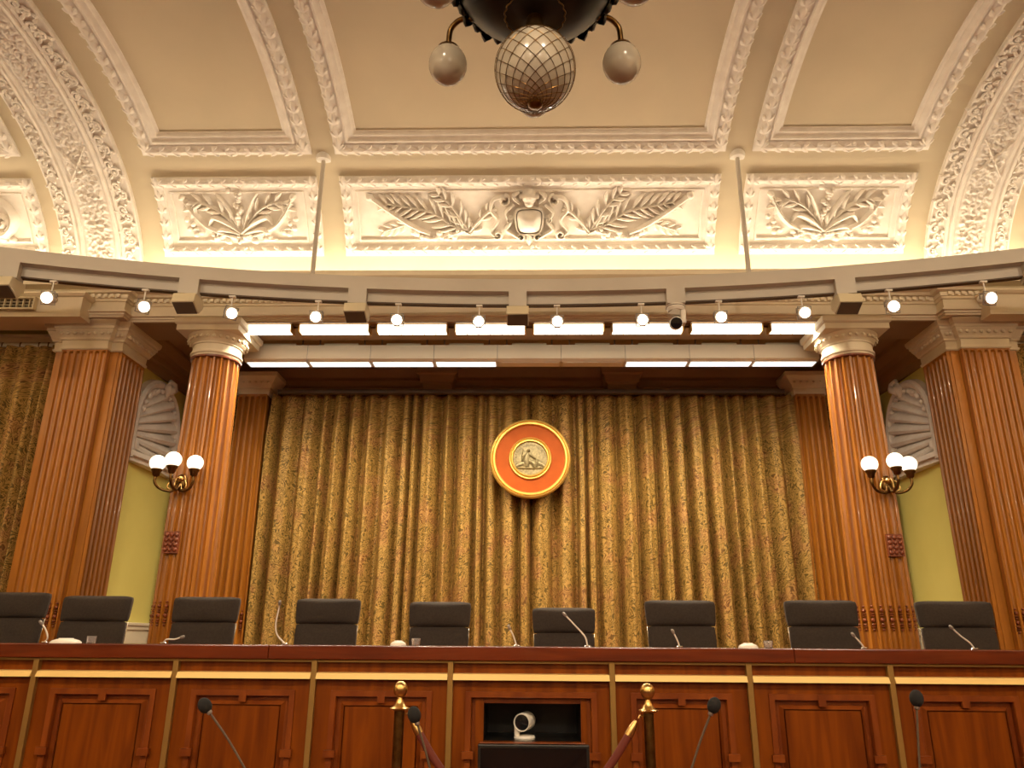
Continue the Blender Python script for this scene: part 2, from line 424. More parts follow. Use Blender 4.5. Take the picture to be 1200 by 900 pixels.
FR_UP = [(0, 0), (0, .020), (.014, .024), (.02, .044), (.06, .066), (.105, .058), (.12, .044), (.135, .044), (.14, .060), (.158, .060), (.166, .046), (.20, .036), (.214, .034), (.22, .016), (.245, .010), (.25, -.01), (.252, -.01)]
def rail_leaves(t, x0, x1, s0, s1, off, h, pitch, sc, skip_top=False):
    n = int((x1 - x0)/pitch)
    for s_, ok in ((s0 + off, True), (s1 - off, not skip_top)):
        if not ok: continue
        for k in range(n):
            x = x0 + (k + .5)*(x1 - x0)/n; right = k >= n/2
            inst('leaf', LEAF, t, vmat(x - (-.05 if right else .05)*-1 if False else x, s_, h, (-pi/2 if not right else pi/2), sc))
    n = int((s1 - s0)/pitch)
    for xx in (x0 + off, x1 - off):
        for k in range(n):
            s_ = s0 + (k + .3)*(s1 - s0)/n
            inst('leaf', LEAF, t, vmat(xx, s_, h, 0, sc))
def nb(u0, u1, v0, v1, n, amp, seed, f=9):
    def fn(u, v):
        x, s_ = u0 + (u1 - u0)*u, v0 + (v1 - v0)*v
        return vault(x, s_, .012 + amp*max(0, noise.noise(Vector((x*f + seed, s_*f, seed)))))
    return fn
# --- relief helpers (u across, v up the vault)
def blade(mapf, pts, w_, h_, n=7, tip=.1, base=.35):
    C = bez([(p[0], p[1], 0) for p in pts], n); mb = MB(); k = len(C) - 1
    for i, p in enumerate(C):
        t = i/k; d = (C[min(i + 1, k)] - C[max(i - 1, 0)]).normalized(); nx, ny = -d.y, d.x
        q = w_*(base + (1 - base)*min(1, t/.35))*(1 if t < .6 else 1 - (1 - tip)*((t - .6)/.4)**1.3)
        hh = h_*(.75 + .25*sin(pi*t))
        for a, b in ((-1, 0), (-.7, .6), (-.25, .85), (0, 1.0), (.25, .85), (.7, .6), (1, 0)):
            mb.v.append(tuple(mapf(p.x + nx*a*q, p.y + ny*a*q, b*hh)))
    for j in range(k):
        for i in range(6): mb.f.append((j*7 + i, j*7 + i + 1, j*7 + i + 8, j*7 + i + 7))
    mb.f.append(tuple(range(6, -1, -1))); mb.f.append(tuple(k*7 + i for i in range(7)))
    return mb
def dome(mb, mapf, u, v, r, h, n=9, m=4):
    k = len(mb.v)
    for j in range(m):
        a = j/m*pi/2
        for i in range(n): mb.v.append(tuple(mapf(u + r*cos(a)*cos(2*pi*i/n), v + r*cos(a)*sin(2*pi*i/n), h*sin(a))))
    mb.v.append(tuple(mapf(u, v, h)))
    for j in range(m - 1):
        for i in range(n): mb.f.append((k + j*n + i, k + j*n + (i + 1) % n, k + (j + 1)*n + (i + 1) % n, k + (j + 1)*n + i))
    for i in range(n): mb.f.append((k + (m - 1)*n + i, k + (m - 1)*n + (i + 1) % n, k + m*n))
    return mb
WP = 'white_plaster'
def part(mb, name, t, m=WP, sm=60): return mb.build(name, m, t, sm)
def frond(t, mapf, pts, n, ln, w_, h_, both=True, curl=.5, name='palm_frond', side=1):
    f = part(blade(mapf, pts, w_*.55, h_, 8, .3), name, t)
    C = bez([(p[0], p[1], 0) for p in pts], 10); k = len(C) - 1
    for j in range(n):
        tt = .12 + .86*j/(n - 1); i = int(tt*k); p = C[i]; d = (C[min(i + 1, k)] - C[max(i - 1, 0)]).normalized()
        for sd in ((1, -1) if both else (side,)):
            l = ln*(.55 + .6*sin(pi*min(1, .15 + tt*.8)))
            e = d*.72 + Vector((-d.y, d.x, 0))*sd*.70
            e2 = d*.98 + Vector((-d.y, d.x, 0))*sd*.2
            q1 = p + e*l*.55; q2 = q1 + (e*(1 - curl) + e2*curl)*l*.5
            part(blade(mapf, [p, q1, q2], w_, h_*.85, 3, .08, .5), 'leaflet', f)
    return f
def spiral(u, v, r, a0, turns, n=16, sgn=1):
    return [(u + r*(1 - .75*k/n)*cos(a0 + sgn*turns*2*pi*k/n), v + r*(1 - .75*k/n)*sin(a0 + sgn*turns*2*pi*k/n)) for k in range(n + 1)]
def fruit(t, mapf, pts, n, r, rnd):
    g = part(blade(mapf, pts, r*1.3, .03, 5, .6, .6), 'garland', t)
    C = bez([(p[0], p[1], 0) for p in pts], 10)
    for j in range(n):
        p = C[int(j/(n - 1)*(len(C) - 1))]
        part(dome(MB(), mapf, p.x + rnd.uniform(-.01, .01), p.y + rnd.uniform(-r*1.1, r*1.1), r*rnd.uniform(.7, 1.1), .045 + rnd.random()*.03, 8, 3), 'fruit', g)
def panel_field(t, x0, x1, s0, s1):
    part(MB().grid(24, 10, lambda u, v: vault(x0 + (x1 - x0)*u, s0 + (s1 - s0)*v, .006)), 'panel_field', t)
S0, S1 = .405, 1.248
def lower_panel(x0, x1, label, kind, mir=1):
    t = thing('relief_panel', label, 'plaster relief', vault((x0 + x1)/2, S0), 'white plaster reliefs along the foot of the vault')
    inv = Matrix.Translation(-t.location)
    base = thing('tmp', None, None); base.name = 'tmp'
    bpy.data.objects.remove(base)
    part(frame(MB(), x0, x1, S0, S1, FR_LOW, vault, 24, 14), 'panel_moulding', t)
    rail_leaves(t, x0, x1, S0, S1, .052, .05, .125, .92)
    panel_field(t, x0 + .175, x1 - .175, S0 + .17, S1 - .17)
    cx = (x0 + x1)/2; vb = .56
    if kind == 'wide':
        for sg in (-1, 1):
            rnd = random.Random(5)
            mp = lambda u, v, h: vault(cx + sg*u, vb + v, h*1.25 + .004)
            frond(t, mp, [(.62, .08), (.70, .2), (.82, .38), (.95, .50)], 6, .15, .026, .055, name='acanthus_frond')
            frond(t, mp, [(.62, .07), (.80, .16), (1.02, .30), (1.28, .36), (1.50, .40)], 11, .19, .021, .06, True, .3)
            frond(t, mp, [(.62, .06), (.52, .2), (.44, .30), (.40, .33)], 4, .10, .022, .05, name='acanthus_frond')
            frond(t, mp, [(1.28, .18), (1.40, .14), (1.55, .10)], 4, .10, .02, .03, name='acanthus_frond')
            part(blade(mp, [(1.66, .47), (1.45, .31), (1.22, .15), (1.05, .07)], .030, .075, 8, .9, .9), 'torch', t)
            part(dome(MB(), mp, 1.66, .47, .042, .08), 'torch_cap', t)
            part(blade(mp, [(.36, .36), (.50, .24), (.64, .08)], .02, .06, 6, .9, .9), 'staff', t)
            fruit(t, mp, [(1.22, .075), (1.05, .05), (.88, .055), (.72, .09)], 17, .034, rnd)
            # cartouche scrolls
            part(blade(mp, [(.22, .47), (.36, .44), (.40, .33), (.33, .22), (.40, .10), (.36, .04)], .024, .07, 8, .6, .7), 'cartouche_scroll', t)
            part(blade(mp, spiral(.33, .06, .05, -.6, 1.2, 16, -1), .017, .08, 2, .6, .8), 'volute', t)
            part(blade(mp, spiral(.26, .43, .06, 1.6, 1.2, 16, 1), .017, .08, 2, .6, .8), 'volute', t)
            part(blade(mp, [(.16, .38), (.24, .30), (.20, .20), (.24, .12), (.16, .06), (.07, .0)], .026, .09, 7, .5, .7), 'cartouche_scroll', t)
            part(blade(mp, spiral(.20, .22, .04, 2.6, 1.1, 14, -1), .013, .095, 2, .6, .8), 'volute', t)
            part(blade(mp, spiral(.085, .03, .04, .6, 1.1, 14, 1), .014, .10, 2, .6, .8), 'volute', t)
            part(blade(mp, [(.10, .40), (.16, .47), (.10, .52)], .026, .09, 5, .3, .6), 'acanthus_leaf', t)
        mp = lambda u, v, h: vault(cx + u, vb + v, h*1.25 + .004)
        def shield(a, b):
            th = 2*pi*a; c_, s_ = cos(th), sin(th); q = (abs(c_)**4 + abs(s_)**4)**-.25
            w2 = .125*(1 + .10*s_)
            return mp(w2*q*c_*b, .205 + .125*q*s_*b, .045 + .075*(1 - b**5) + .03*(1 - b*b))
        part(MB().grid(28, 8, shield), 'shield', t)
        rp = []
        for k in range(33):
            th = 2*pi*k/32 + pi/2; c_, s_ = cos(th), sin(th); q = (abs(c_)**4 + abs(s_)**4)**-.25
            rp.append((.14*(1 + .10*s_)*q*c_, .205 + .14*q*s_))
        part(blade(mp, rp, .017, .075, 1, .9, .9), 'shield_rim', t)
        c_ = dome(MB(), mp, 0, .47, .085, .11, 12, 5); part(c_, 'crown', t)
        part(blade(mp, [(-.10, .475), (0, .505), (.10, .475)], .018, .14, 6, .8, .8), 'crown_band', t)
        part(dome(MB(), mp, 0, .405, .055, .12, 10, 5), 'mask', t)
        part(blade(mp, [(0, .06), (0, .0), (0, -.05)], .035, .10, 5, .2, .8), 'pendant_leaf', t)
    else:
        for sg in (-1, 1):
            rnd = random.Random(9)
            mp = lambda u, v, h: vault(cx + sg*u, vb + v, h*1.2 + .004)
            frond(t, mp, [(0, .10), (.10, .22), (.25, .36), (.43, .42), (.52, .34)], 7, .14, .024, .06, name='acanthus_frond')
            part(blade(mp, [(0, .09), (.14, .20), (.28, .26), (.34, .18)], .034, .075, 7, .2, .6), 'acanthus_leaf', t)
            part(blade(mp, [(.02, .08), (.15, .12), (.24, .12), (.26, .06)], .030, .07, 6, .2, .6), 'acanthus_leaf', t)
            part(blade(mp, [(.02, .12), (.08, .28), (.16, .44), (.22, .52)], .024, .06, 6, .2, .6), 'acanthus_leaf', t)
            part(blade(mp, [(.60, .50), (.50, .32), (.36, .16), (.16, .07), (.02, .05)], .024, .06, 8, .7, .8), 'torch', t)
            part(blade(mp, [(.55, .45), (.44, .26), (.30, .12)], .014, .055, 6, .7, .8), 'staff', t)
            part(dome(MB(), mp, .585, .48, .035, .07), 'torch_cap', t)
            for a, b in ((.56, .14), (.50, .08), (.44, .10), (.58, .24), (.52, .19)):
                part(dome(MB(), mp, a, b, .032, .045, 7, 3), 'flower', t)
            part(blade(mp, [(.40, .10), (.48, .14), (.56, .12)], .016, .03, 4), 'acanthus_leaf', t)
            part(blade(mp, [(.20, .05), (.30, .02), (.38, .03)], .016, .04, 4), 'acanthus_leaf', t)
        mp = lambda u, v, h: vault(cx + u, vb + v, h*1.2 + .004); rnd = random.Random(3)
        fruit(t, mp, [(-.30, .075), (-.15, .035), (0, .02), (.15, .035), (.30, .075)], 22, .032, rnd)
        for k in range(14):
            part(dome(MB(), mp, rnd.uniform(-.09, .09)*(1 if k > 4 else .5), .24 + .025*k - .02*rnd.random(), rnd.uniform(.022, .036), .06, 8, 3), 'flower', t)
    return t
def rebase(t):                                   # children were built in world space: cancel the empty's offset
    inv = Matrix.Translation(-t.location)
    for ch in t.children: ch.matrix_basis = inv @ ch.matrix_basis
rebase(lower_panel(-1.955, 1.955, 'long white plaster relief with a crowned shield between palm fronds, middle of the vault foot', 'wide'))
rebase(lower_panel(-3.91, -2.19, 'white plaster relief with fanned leaves and garland, just left of the shield relief', 'small'))
rebase(lower_panel(2.21, 3.93, 'white plaster relief with fanned leaves and garland, just right of the shield relief', 'small'))
def far_panel(x0, x1, label, sg):
    t = thing('relief_panel', label, 'plaster relief', vault((x0 + x1)/2, S0), 'white plaster reliefs along the foot of the vault')
    part(frame(MB(), x0, x1, S0, S1, FR_LOW, vault, 12, 14), 'panel_moulding', t)
    rail_leaves(t, x0, x1, S0, S1, .052, .05, .125, .92)
    panel_field(t, x0 + .175, x1 - .175, S0 + .17, S1 - .17)
    cx = (x0 + x1)/2
    for s2 in (-1, 1):
        mp = lambda u, v, h: vault(cx + s2*u, .56 + v, h*1.3 + .004)
        part(blade(mp, [(0, .05), (.18, .10), (.42, .08), (.56, .26), (.46, .46), (.25, .48)], .045, .07, 9, .3, .6), 'acanthus_leaf', t)
        part(blade(mp, spiral(.42, .22, .09, -1.2, 1.3, 18, 1), .028, .08, 2, .5, .8), 'volute', t)
        part(blade(mp, [(0, .08), (.20, .18), (.30, .32), (.18, .44)], .035, .06, 7, .2, .6), 'acanthus_leaf', t)
        for k in range(5): part(dome(MB(), mp, .1 + .1*k, .03 + .012*(k % 2), .04, .06, 8, 3), 'fruit', t)
    rebase(t)
far_panel(-6.9, -5.17, 'white plaster relief with a large scroll, at the far left beyond the arched rib', -1)
far_panel(5.19, 6.92, 'white plaster relief cut by the frame, at the far right beyond the arched rib', 1)
def upper_panel(x0, x1, label):
    t = thing('ceiling_coffer', label, 'ceiling panel', vault((x0 + x1)/2, 1.49), 'large plain panels of the vault')
    U0, U1 = 1.49, 5.6
    part(frame(MB(), x0, x1, U0, U1, FR_UP, vault, 4, 60), 'panel_moulding', t)
    n = int((x1 - x0)/.13)
    for k in range(n):
        x = x0 + (k + .5)*(x1 - x0)/n
        inst('leaf', LEAF, t, vmat(x, U0 + .06, .058, -pi/2 if k < n/2 else pi/2, 1.05))
    for xx in (x0 + .063, x1 - .063):
        for k in range(17): inst('leaf', LEAF, t, vmat(xx, U0 + .07 + .135*k, .058, 0, 1.1))
    rebase(t)
upper_panel(-1.955, 1.955, 'widest plain ceiling panel framed by leaf moulding, behind the chandelier')
upper_panel(-3.91, -2.19, 'plain cream ceiling panel framed by leaf moulding, left of the chandelier')
upper_panel(2.22, 3.95, 'plain cream ceiling panel framed by leaf moulding, right of the chandelier')
upper_panel(-6.9, -5.17, 'plain ceiling panel beyond the left arched rib, only its corner in view')
upper_panel(5.19, 6.92, 'plain ceiling panel beyond the right arched rib')
def rib(sx, label):
    x0, x1 = 4.15, 5.0
    mp = lambda x, s_, h: vault(sx*x, s_, h)
    t = thing('ceiling_rib', label, 'ceiling rib', vault(sx*4.57, .2), 'arched plaster ribs')
    prof = [(4.15, 0), (4.15, .05), (4.165, .055), (4.175, .04), (4.31, .04), (4.32, .062), (4.345, .068), (4.36, .05), (4.375, .075), (4.40, .07), (4.415, .055),
            (4.74, .055), (4.75, .07), (4.78, .075), (4.795, .05), (4.81, .068), (4.84, .062), (4.85, .04), (4.975, .04), (4.985, .055), (5.0, .05), (5.0, 0)]
    ns = 60
    mb = MB().grid(len(prof) - 1, ns, lambda u, v: mp(prof[round(u*(len(prof) - 1))][0], .1 + 5.0*v, prof[round(u*(len(prof) - 1))][1]))
    part(mb, 'rib_moulding', t, sm=35)
    def fld(u, v):
        x = 4.425 + .305*u; s_ = .15 + 3.9*v
        a = noise.noise(Vector((x*27, s_*27, 3))); b = noise.noise(Vector((x*52, s_*52, 9)))
        e = min(1, 6*min(u, 1 - u))
        return mp(x, s_, .058 + e*(.034*max(0, a + .1)**.7 + .020*max(0, b)**.7))
    tag(part(MB().grid(40, 440, fld), 'foliage_band', t, sm=80), kind='stuff')
    for k in range(32):
        s_ = .17 + .125*k
        inst('acanthus_scroll', SCROLL, t, vmat(sx*4.243, s_, .036, random.uniform(-.3, .3) + (0 if k % 2 else 1.5), 1.0) @ Matrix.Diagonal((sx, 1, .8, 1)))
        inst('acanthus_scroll', SCROLL, t, vmat(sx*4.912, s_, .036, random.uniform(-.3, .3) + (0 if k % 2 else 1.5), .86) @ Matrix.Diagonal((-sx, 1, .8, 1)))
    for a, b in (((4.44, 1.62), (4.73, 1.22)), ((4.72, 1.60), (4.45, 1.24))):
        mm = lambda u, v, h: mp(u, v, .06 + h)
        part(blade(mm, [a, ((a[0] + b[0])/2, (a[1] + b[1])/2), b], .008, .030, 6, .8, .8), 'crossed_staff', t)
    rebase(t)
rib(-1, 'arched white plaster rib with leaf borders, left end of the vault')
rib(1, 'arched white plaster rib with leaf borders, right end of the vault')

# ---------------------------------------------------------------- fluted columns, piers, pilasters
def flute_depth(q, e, r, D):                     # q in flute -1..1 ; e distance from the end
    c = 1 - q*q - (max(0, r - e)/r)**2
    return D*sqrt(c) if c > 0 else 0
HUSK = None
def husk_mesh():
    mb = MB()
    for z, r, l in ((.20, .013, .009), (.165, .019, .017), (.135, .019, .007), (.117, .019, .007), (.083, .021, .021), (.045, .019, .009), (.026, .02, .007), (.0, .013, .009)):
        mb.ball((0, 0, z), 1, 7, 5, (r, r, l))
    return mb.mesh('husk', 'dark_oak', 60)
HUSK = husk_mesh()
EGG = MB().ball((0, 0, 0), .02, 8, 6, (1, .75, 1.35)).mesh('egg', 'cornice_paint', 80)
ZB = -.9
def column(x, label):
    t = thing('fluted_column', label, 'column', (x, 7.4, ZB), 'round fluted columns')
    n = 20; H = 2.74 - ZB - .25; z0 = .25
    rows = [0, .15, .3, .45, .6, .75, .88, .96, .975, .982, .988, .993, .997, 1]
    us = []
    for k in range(n):
        for q in (-1.3, -1, -.8, -.5, 0, .5, .8, 1): us.append((k, q))
    mb = MB(); m_ = len(us)
    for v in rows:
        z = z0 + H*v; R = .262 - .030*max(0, (v - .25)/.75)**1.3
        for k, q in us:
            a = 2*pi*(k + .5 + q*.5/1.3)/n
            d = 0 if abs(q) > 1 else flute_depth(q, H*(1 - v), R*2*pi/n*.39, .036)
            mb.v.append(((R - d)*cos(a), (R - d)*sin(a), z))
    for j in range(len(rows) - 1):
        for i in range(m_): mb.f.append((j*m_ + i, j*m_ + (i + 1) % m_, (j + 1)*m_ + (i + 1) % m_, (j + 1)*m_ + i))
    mb.build('shaft', 'oak', t, 50)
    MB().lathe([(.36, 0), (.36, .08), (.35, .1), (.34, .14), (.3, .15), (.29, .17), (.31, .2), (.3, .23), (.262, .25), (.2, .25)], 32).build('base', 'oak', t)
    for k in range(n):
        a = 2*pi*(k + .5)/n
        inst('husk', HUSK, t, Matrix.Translation((.250*cos(a), .250*sin(a), .115 - ZB)))
    zc = 2.74 - ZB
    cap = MB().lathe([(.2, -.02), (.238, -.02), (.243, .0), (.256, .008), (.256, .028), (.243, .034), (.24, .10), (.25, .105), (.254, .12), (.262, .125), (.272, .15), (.292, .185), (.302, .205), (.304, .212), (.2, .222)], 40)
    cap.build('capital', 'cornice_paint', t, 40, at=(0, 0, zc))
    MB().lathe([(.238, -.045), (.25, -.04), (.25, -.022), (.238, -.018)], 36).build('neck_ring', 'dark_oak', t, at=(0, 0, zc))
    for k in range(28):
        a = 2*pi*k/28
        inst('egg', EGG, t, Matrix.Translation((.287*cos(a), .287*sin(a), zc + .165)) @ Matrix.Rotation(a + pi/2, 4, 'Z') @ Matrix.Rotation(-.6, 4, 'X') @ Matrix.Scale(.95, 4))
    mb = MB(); a = .315
    sweep(mb, [(-a, -a), (a, -a), (a, a), (-a, a)], [(0, .212), (0, .27), (.012, .275), (.022, .29), (.022, .34), (0, .34)], True)
    mb.build('abacus', 'cornice_paint', t, 30, at=(0, 0, zc))
    # carved square rosette at about a third of the height
    for (du, dv) in [(0, 0)]:
        r = MB().box(-.07, .07, -.018, .01, -.1, .1); r.build('carved_block', 'dark_oak', t, 0, at=(.07*(-1 if x < 0 else 1)*1.0, -.263, .845 - ZB))
        for i in range(3):
            for j in range(4):
                o = MB().ball((0, 0, 0), .022, 7, 5, (1, .7, 1)).build('rosette', 'dark_oak', t, 80, at=(.07*(-1 if x < 0 else 1) - .045 + .045*i, -.282, .845 - ZB - .068 + .045*j))
    return t
column(-3.24, 'round fluted oak column with a sconce of three globes, left of the long curtain')
column(3.24, 'round fluted oak column with a sconce of three globes, right of the long curtain')
def fluted_slab(u0, u1, n, z0, z1, D, mapf, end=.03):
    us = []; w_ = (u1 - u0)/n
    for k in range(n):
        for q in (-1.45, -1, -.85, -.5, 0, .5, .85, 1): us.append((u0 + w_*(k + .5 + q*.5/1.45), q))
    us.append((u1, 1.45))
    rows = [z0, z0 + (z1 - z0)*.5] + [z1 - end - w_*c_ for c_ in (.6, .36, .3, .24, .17, .1, .05, 0)] + [z1]
    mb = MB(); m_ = len(us)
    for z in rows:
        for u, q in us:
            d = 0 if abs(q) > 1 else flute_depth(q, z1 - end - z, w_*.36, D)
            mb.v.append(tuple(mapf(u, d, z)))
    for j in range(len(rows) - 1):
        for i in range(m_ - 1): mb.f.append((j*m_ + i, j*m_ + i + 1, (j + 1)*m_ + i + 1, (j + 1)*m_ + i))
    # sides
    k = len(mb.v)
    for u in (u0, u1):
        mb.v += [tuple(mapf(u, 0, z0)), tuple(mapf(u, 0, z1)), tuple(mapf(u, .06, z1)), tuple(mapf(u, .06, z0))]
    mb.f += [(k, k + 1, k + 2, k + 3), (k + 4, k + 5, k + 6, k + 7)]
    return mb
def pier(sx, label):
    t = thing('square_pier', label, 'pier', (sx*4.6, 7.55, ZB), 'square fluted piers')
    loc = t.location
    W = lambda x, y, z: (x - loc[0], y - loc[1], z - loc[2])
    a, b = sorted((sx*4.235 - loc[0], sx*4.89 - loc[0]))
    MB().box(a, b, 7.32 - loc[1], 7.82 - loc[1], 0, 2.95 - ZB).build('pier_core', 'oak', t, 0)
    a, b = sorted((sx*4.18 - loc[0], sx*4.93 - loc[0]))
    MB().box(a, b, 7.19 - loc[1], 7.82 - loc[1], 0, .3).build('base', 'oak', t, 0, .02)
    x0, x1 = sorted((sx*4.315, sx*4.785))
    fluted_slab(x0, x1, 7, ZB + .3, 2.815, .028, lambda u, d, z: W(u, 7.25 + d, z)).build('front_pilaster', 'oak', t, 50)
    fluted_slab(7.33, 7.81, 6, ZB + .3, 2.815, .027, lambda u, d, z: W(sx*(4.2 + d), u, z)).build('side_pilaster', 'oak', t, 50)
    n = 7; w_ = (x1 - x0)/n
    for k in range(n): inst('husk', HUSK, t, Matrix.Translation(W(x0 + w_*(k + .5), 7.258, .10)))
    for k in range(6): inst('husk', HUSK, t, Matrix.Translation(W(sx*4.21, 7.33 + .08*(k + .5), .10)))
    # capital following the broken plan
    foot = [(4.2, 7.82), (4.2, 7.315), (4.315, 7.315), (4.315, 7.245), (4.79, 7.245), (4.79, 7.315), (4.91, 7.315), (4.91, 7.82)]
    foot = [(sx*px - loc[0], py - loc[1]) for px, py in foot]
    if sx < 0: foot = foot[::-1]
    foot = foot
    mb = MB()
    sweep(mb, foot, [(-.02, 2.80), (0, 2.80), (.012, 2.81), (.012, 2.83), (.002, 2.835), (.004, 2.90), (.02, 2.905), (.025, 2.925), (.03, 2.93), (.04, 2.955), (.058, 2.985), (.064, 3.005),
                     (.074, 3.01), (.074, 3.035), (.088, 3.045), (.098, 3.075), (.098, 3.1), (-.05, 3.1)], True)
    mb.build('capital', 'cornice_paint', t, 30, at=(0, 0, -ZB))
    for k in range(8): inst('egg', EGG, t, Matrix.Translation(W(sx*(4.30 + .07*k), 7.245 - .05, 2.965)) @ Matrix.Rotation(-.6, 4, 'X') @ Matrix.Scale(1.1, 4))
    for k in range(8): inst('egg', EGG, t, Matrix.Translation(W(sx*(4.2 - .05), 7.33 + .068*k, 2.965)) @ Matrix.Rotation(sx*pi/2, 4, 'Z') @ Matrix.Rotation(.6*1, 4, 'X') @ Matrix.Scale(1.1, 4))
    for k in range(2): inst('egg', EGG, t, Matrix.Translation(W(sx*(4.2 + .045*k), 7.315 - .05, 2.965)) @ Matrix.Rotation(-.6, 4, 'X') @ Matrix.Scale(1.1, 4))
pier(-1, 'massive square oak pier with fluted faces, beside the far left curtain')
pier(1, 'massive square oak pier with fluted faces, at the right edge of the hall front')
def back_pilaster(sx, label):
    t = thing('fluted_pilaster', label, 'pilaster', (sx*3.36, 8.9, ZB), 'flat fluted pilasters against the back wall')
    MB().box(-.15, .15, .0, .22, 0, 2.9 - ZB).build('pilaster_core', 'oak', t, 0)
    fluted_slab(-.175, .175, 5, .25, 2.83 - ZB, .042, lambda u, d, z: (u*(1.22 - .22*min(1, z/3.73)), -.07 + d*1.2, z)).build('fluted_face', 'oak', t, 50)
    MB().box(-.22, .22, -.10, .2, 0, .25).build('base', 'oak', t, 0, .02)
    for k in range(5): inst('husk', HUSK, t, Matrix.Translation(((-.175 + .07*(k + .5))*1.16, -.058, .10 - ZB)))
    mb = MB(); f_ = [(-.18, .2), (-.18, -.055), (.18, -.055), (.18, .2)]
    sweep(mb, f_, [(-.01, 2.82), (.01, 2.82), (.01, 2.90), (.03, 2.905), (.04, 2.94), (.08, 2.98), (.11, 3.02), (.125, 3.03), (.125, 3.08), (-.05, 3.08)])
    mb.build('capital', 'cornice_paint', t, 30, at=(0, 0, -ZB))
    for k in range(6): inst('egg', EGG, t, Matrix.Translation((-.19 + .076*k, -.125, 2.965 - ZB)) @ Matrix.Rotation(-.6, 4, 'X') @ Matrix.Scale(.9, 4))
back_pilaster(-1, 'slim fluted oak pilaster over the left edge of the long curtain')
back_pilaster(1, 'slim fluted oak pilaster over the right edge of the long curtain')

# ---------------------------------------------------------------- shell niches on the alcove side walls
def niche(sx, label):
    t = thing('shell_niche', label, 'plaster niche', (sx*4.33, 8.43, 1.84), 'scallop shell niches')
    # local: a = along wall (y), b = up, d = out of the wall
    mp = lambda a, b, d: (-sx*d, a, b)
    R, zs = .465, .46
    arch = [(R, 0)] + [(R, zs*k/3) for k in (1, 2, 3)] + [(R*cos(pi*k/16), zs + R*sin(pi*k/16)) for k in range(1, 17)] + [(-R, zs*k/3) for k in (2, 1, 0)]
    mb = MB(); n = len(arch); prof = [(-.06, .03), (-.05, .05), (-.02, .055), (0, .085), (.04, .095), (.055, .075), (.075, .07), (.085, .0)]
    for o_, d in prof:
        for a, b in arch:
            l = hypot(a, max(0, b - zs)) or 1
            if b > zs: a2, b2 = a*(1 + o_/R), zs + (b - zs)*(1 + o_/R)
            else: a2, b2 = a + o_*(1 if a > 0 else -1), b
            mb.v.append(mp(a2, b2, d))
    for j in range(len(prof) - 1):
        for i in range(n - 1): mb.f.append((j*n + i, j*n + i + 1, (j + 1)*n + i + 1, (j + 1)*n + i))
    mb.build('arch_moulding', WP, t, 40)
    # shell ribs fan out from a hub at the near foot of the niche
    hub = Vector((-1.0, .20, .0))
    ins = lambda q: (abs(q.x) < R - .05 and .07 < q.y < zs) or hypot(q.x, q.y - zs) < R - .05
    for k in range(10):
        a0 = radians(-4 + 6.0*k); d_ = Vector((cos(a0), sin(a0), 0)); l0 = .3
        while l0 < 1.6 and not ins(hub + d_*l0): l0 += .01
        if l0 >= 1.59: continue
        l = l0
        while l < 1.9 and ins(hub + d_*l): l += .01
        mb = MB()
        for i in range(9):
            t_ = i/8; r_ = l0 + (l - l0)*t_; c_ = hub + d_*r_; wd = .0525*r_*.93; dd = .03 + .075*t_**.8
            for f, hf in ((-1, 0), (-.92, .75), (-.4, 1), (.3, .8), (1, .25)):
                mb.v.append(mp(c_.x - sin(a0)*wd*f, c_.y + cos(a0)*wd*f, .006 + dd*hf))
        for j in range(8):
            for i in range(4): mb.f.append((j*5 + i, j*5 + i + 1, j*5 + i + 6, j*5 + i + 5))
        mb.f.append(tuple(40 + i for i in range(5)))
        mb.build('shell_rib', WP, t, 35)
        e = hub + d_*l
        MB().ball((0, 0, 0), .034, 8, 6).build('shell_bead', WP, t, 80, at=mp(e.x, e.y, .075))
    for i in range(10):
        a = radians(40 + 14*i)
        MB().ball((0, 0, 0), .030, 8, 6).build('shell_bead', WP, t, 80, at=mp((R - .05)*cos(a), zs + (R - .05)*sin(a), .075))
    MB().ball((0, 0, 0), .06, 10, 6, (.6, 1, 1)).build('shell_hub', WP, t, 80, at=mp(-.39, .17, .04))
    mb = MB().grid(12, 12, lambda u, v: mp((2*u - 1)*(R - .02) if v < .6 else (2*u - 1)*sqrt(max(0, (R - .02)**2 - ((v - .6)/.4*(R - .02))**2)), v/.6*zs if v < .6 else zs + (v - .6)/.4*(R - .02), .005))
    mb.build('niche_back', WP, t, 60)
    mb = MB(); pth = [(-.49, 0), (.49, 0)]
    for o_, z0_, z1_, nm in ((.05, -.03, .02, 'ledge'), (.09, .02, .07, 'ledge')):
        b_ = MB()
        b_.grid(14, 1, lambda u, v: mp(-.54 + 1.08*u, z1_ if v else z0_, o_ + .05*sin(pi*u)))
        b_.grid(14, 1, lambda u, v: mp(-.54 + 1.08*u, z0_, (o_ + .05*sin(pi*u))*v))
        b_.grid(14, 1, lambda u, v: mp(-.54 + 1.08*u, z1_, (o_ + .05*sin(pi*u))*(1 - v)))
        b_.build(nm, WP, t, 30)
    # scrolled finial over the keystone
    b_ = MB()
    b_.tube([mp(.02, zs + R + .02, .08), mp(.04, zs + R - .02, .13), mp(.12, zs + R + .02, .13), mp(.12, zs + R + .08, .12), mp(.05, zs + R + .10, .11), mp(.03, zs + R + .06, .11)], [.045, .055, .05, .04, .03, .02], 7)
    b_.tube([mp(.02, zs + R - .1, .1), mp(.0, zs + R, .12), mp(.0, zs + R + .05, .12)], [.02, .05, .03], 7)
    b_.build('keystone_scroll', WP, t, 80)
niche(-1, 'white plaster arched niche with scallop shell, between left pier and left column')
niche(1, 'white plaster arched niche with scallop shell, between right column and right pier')

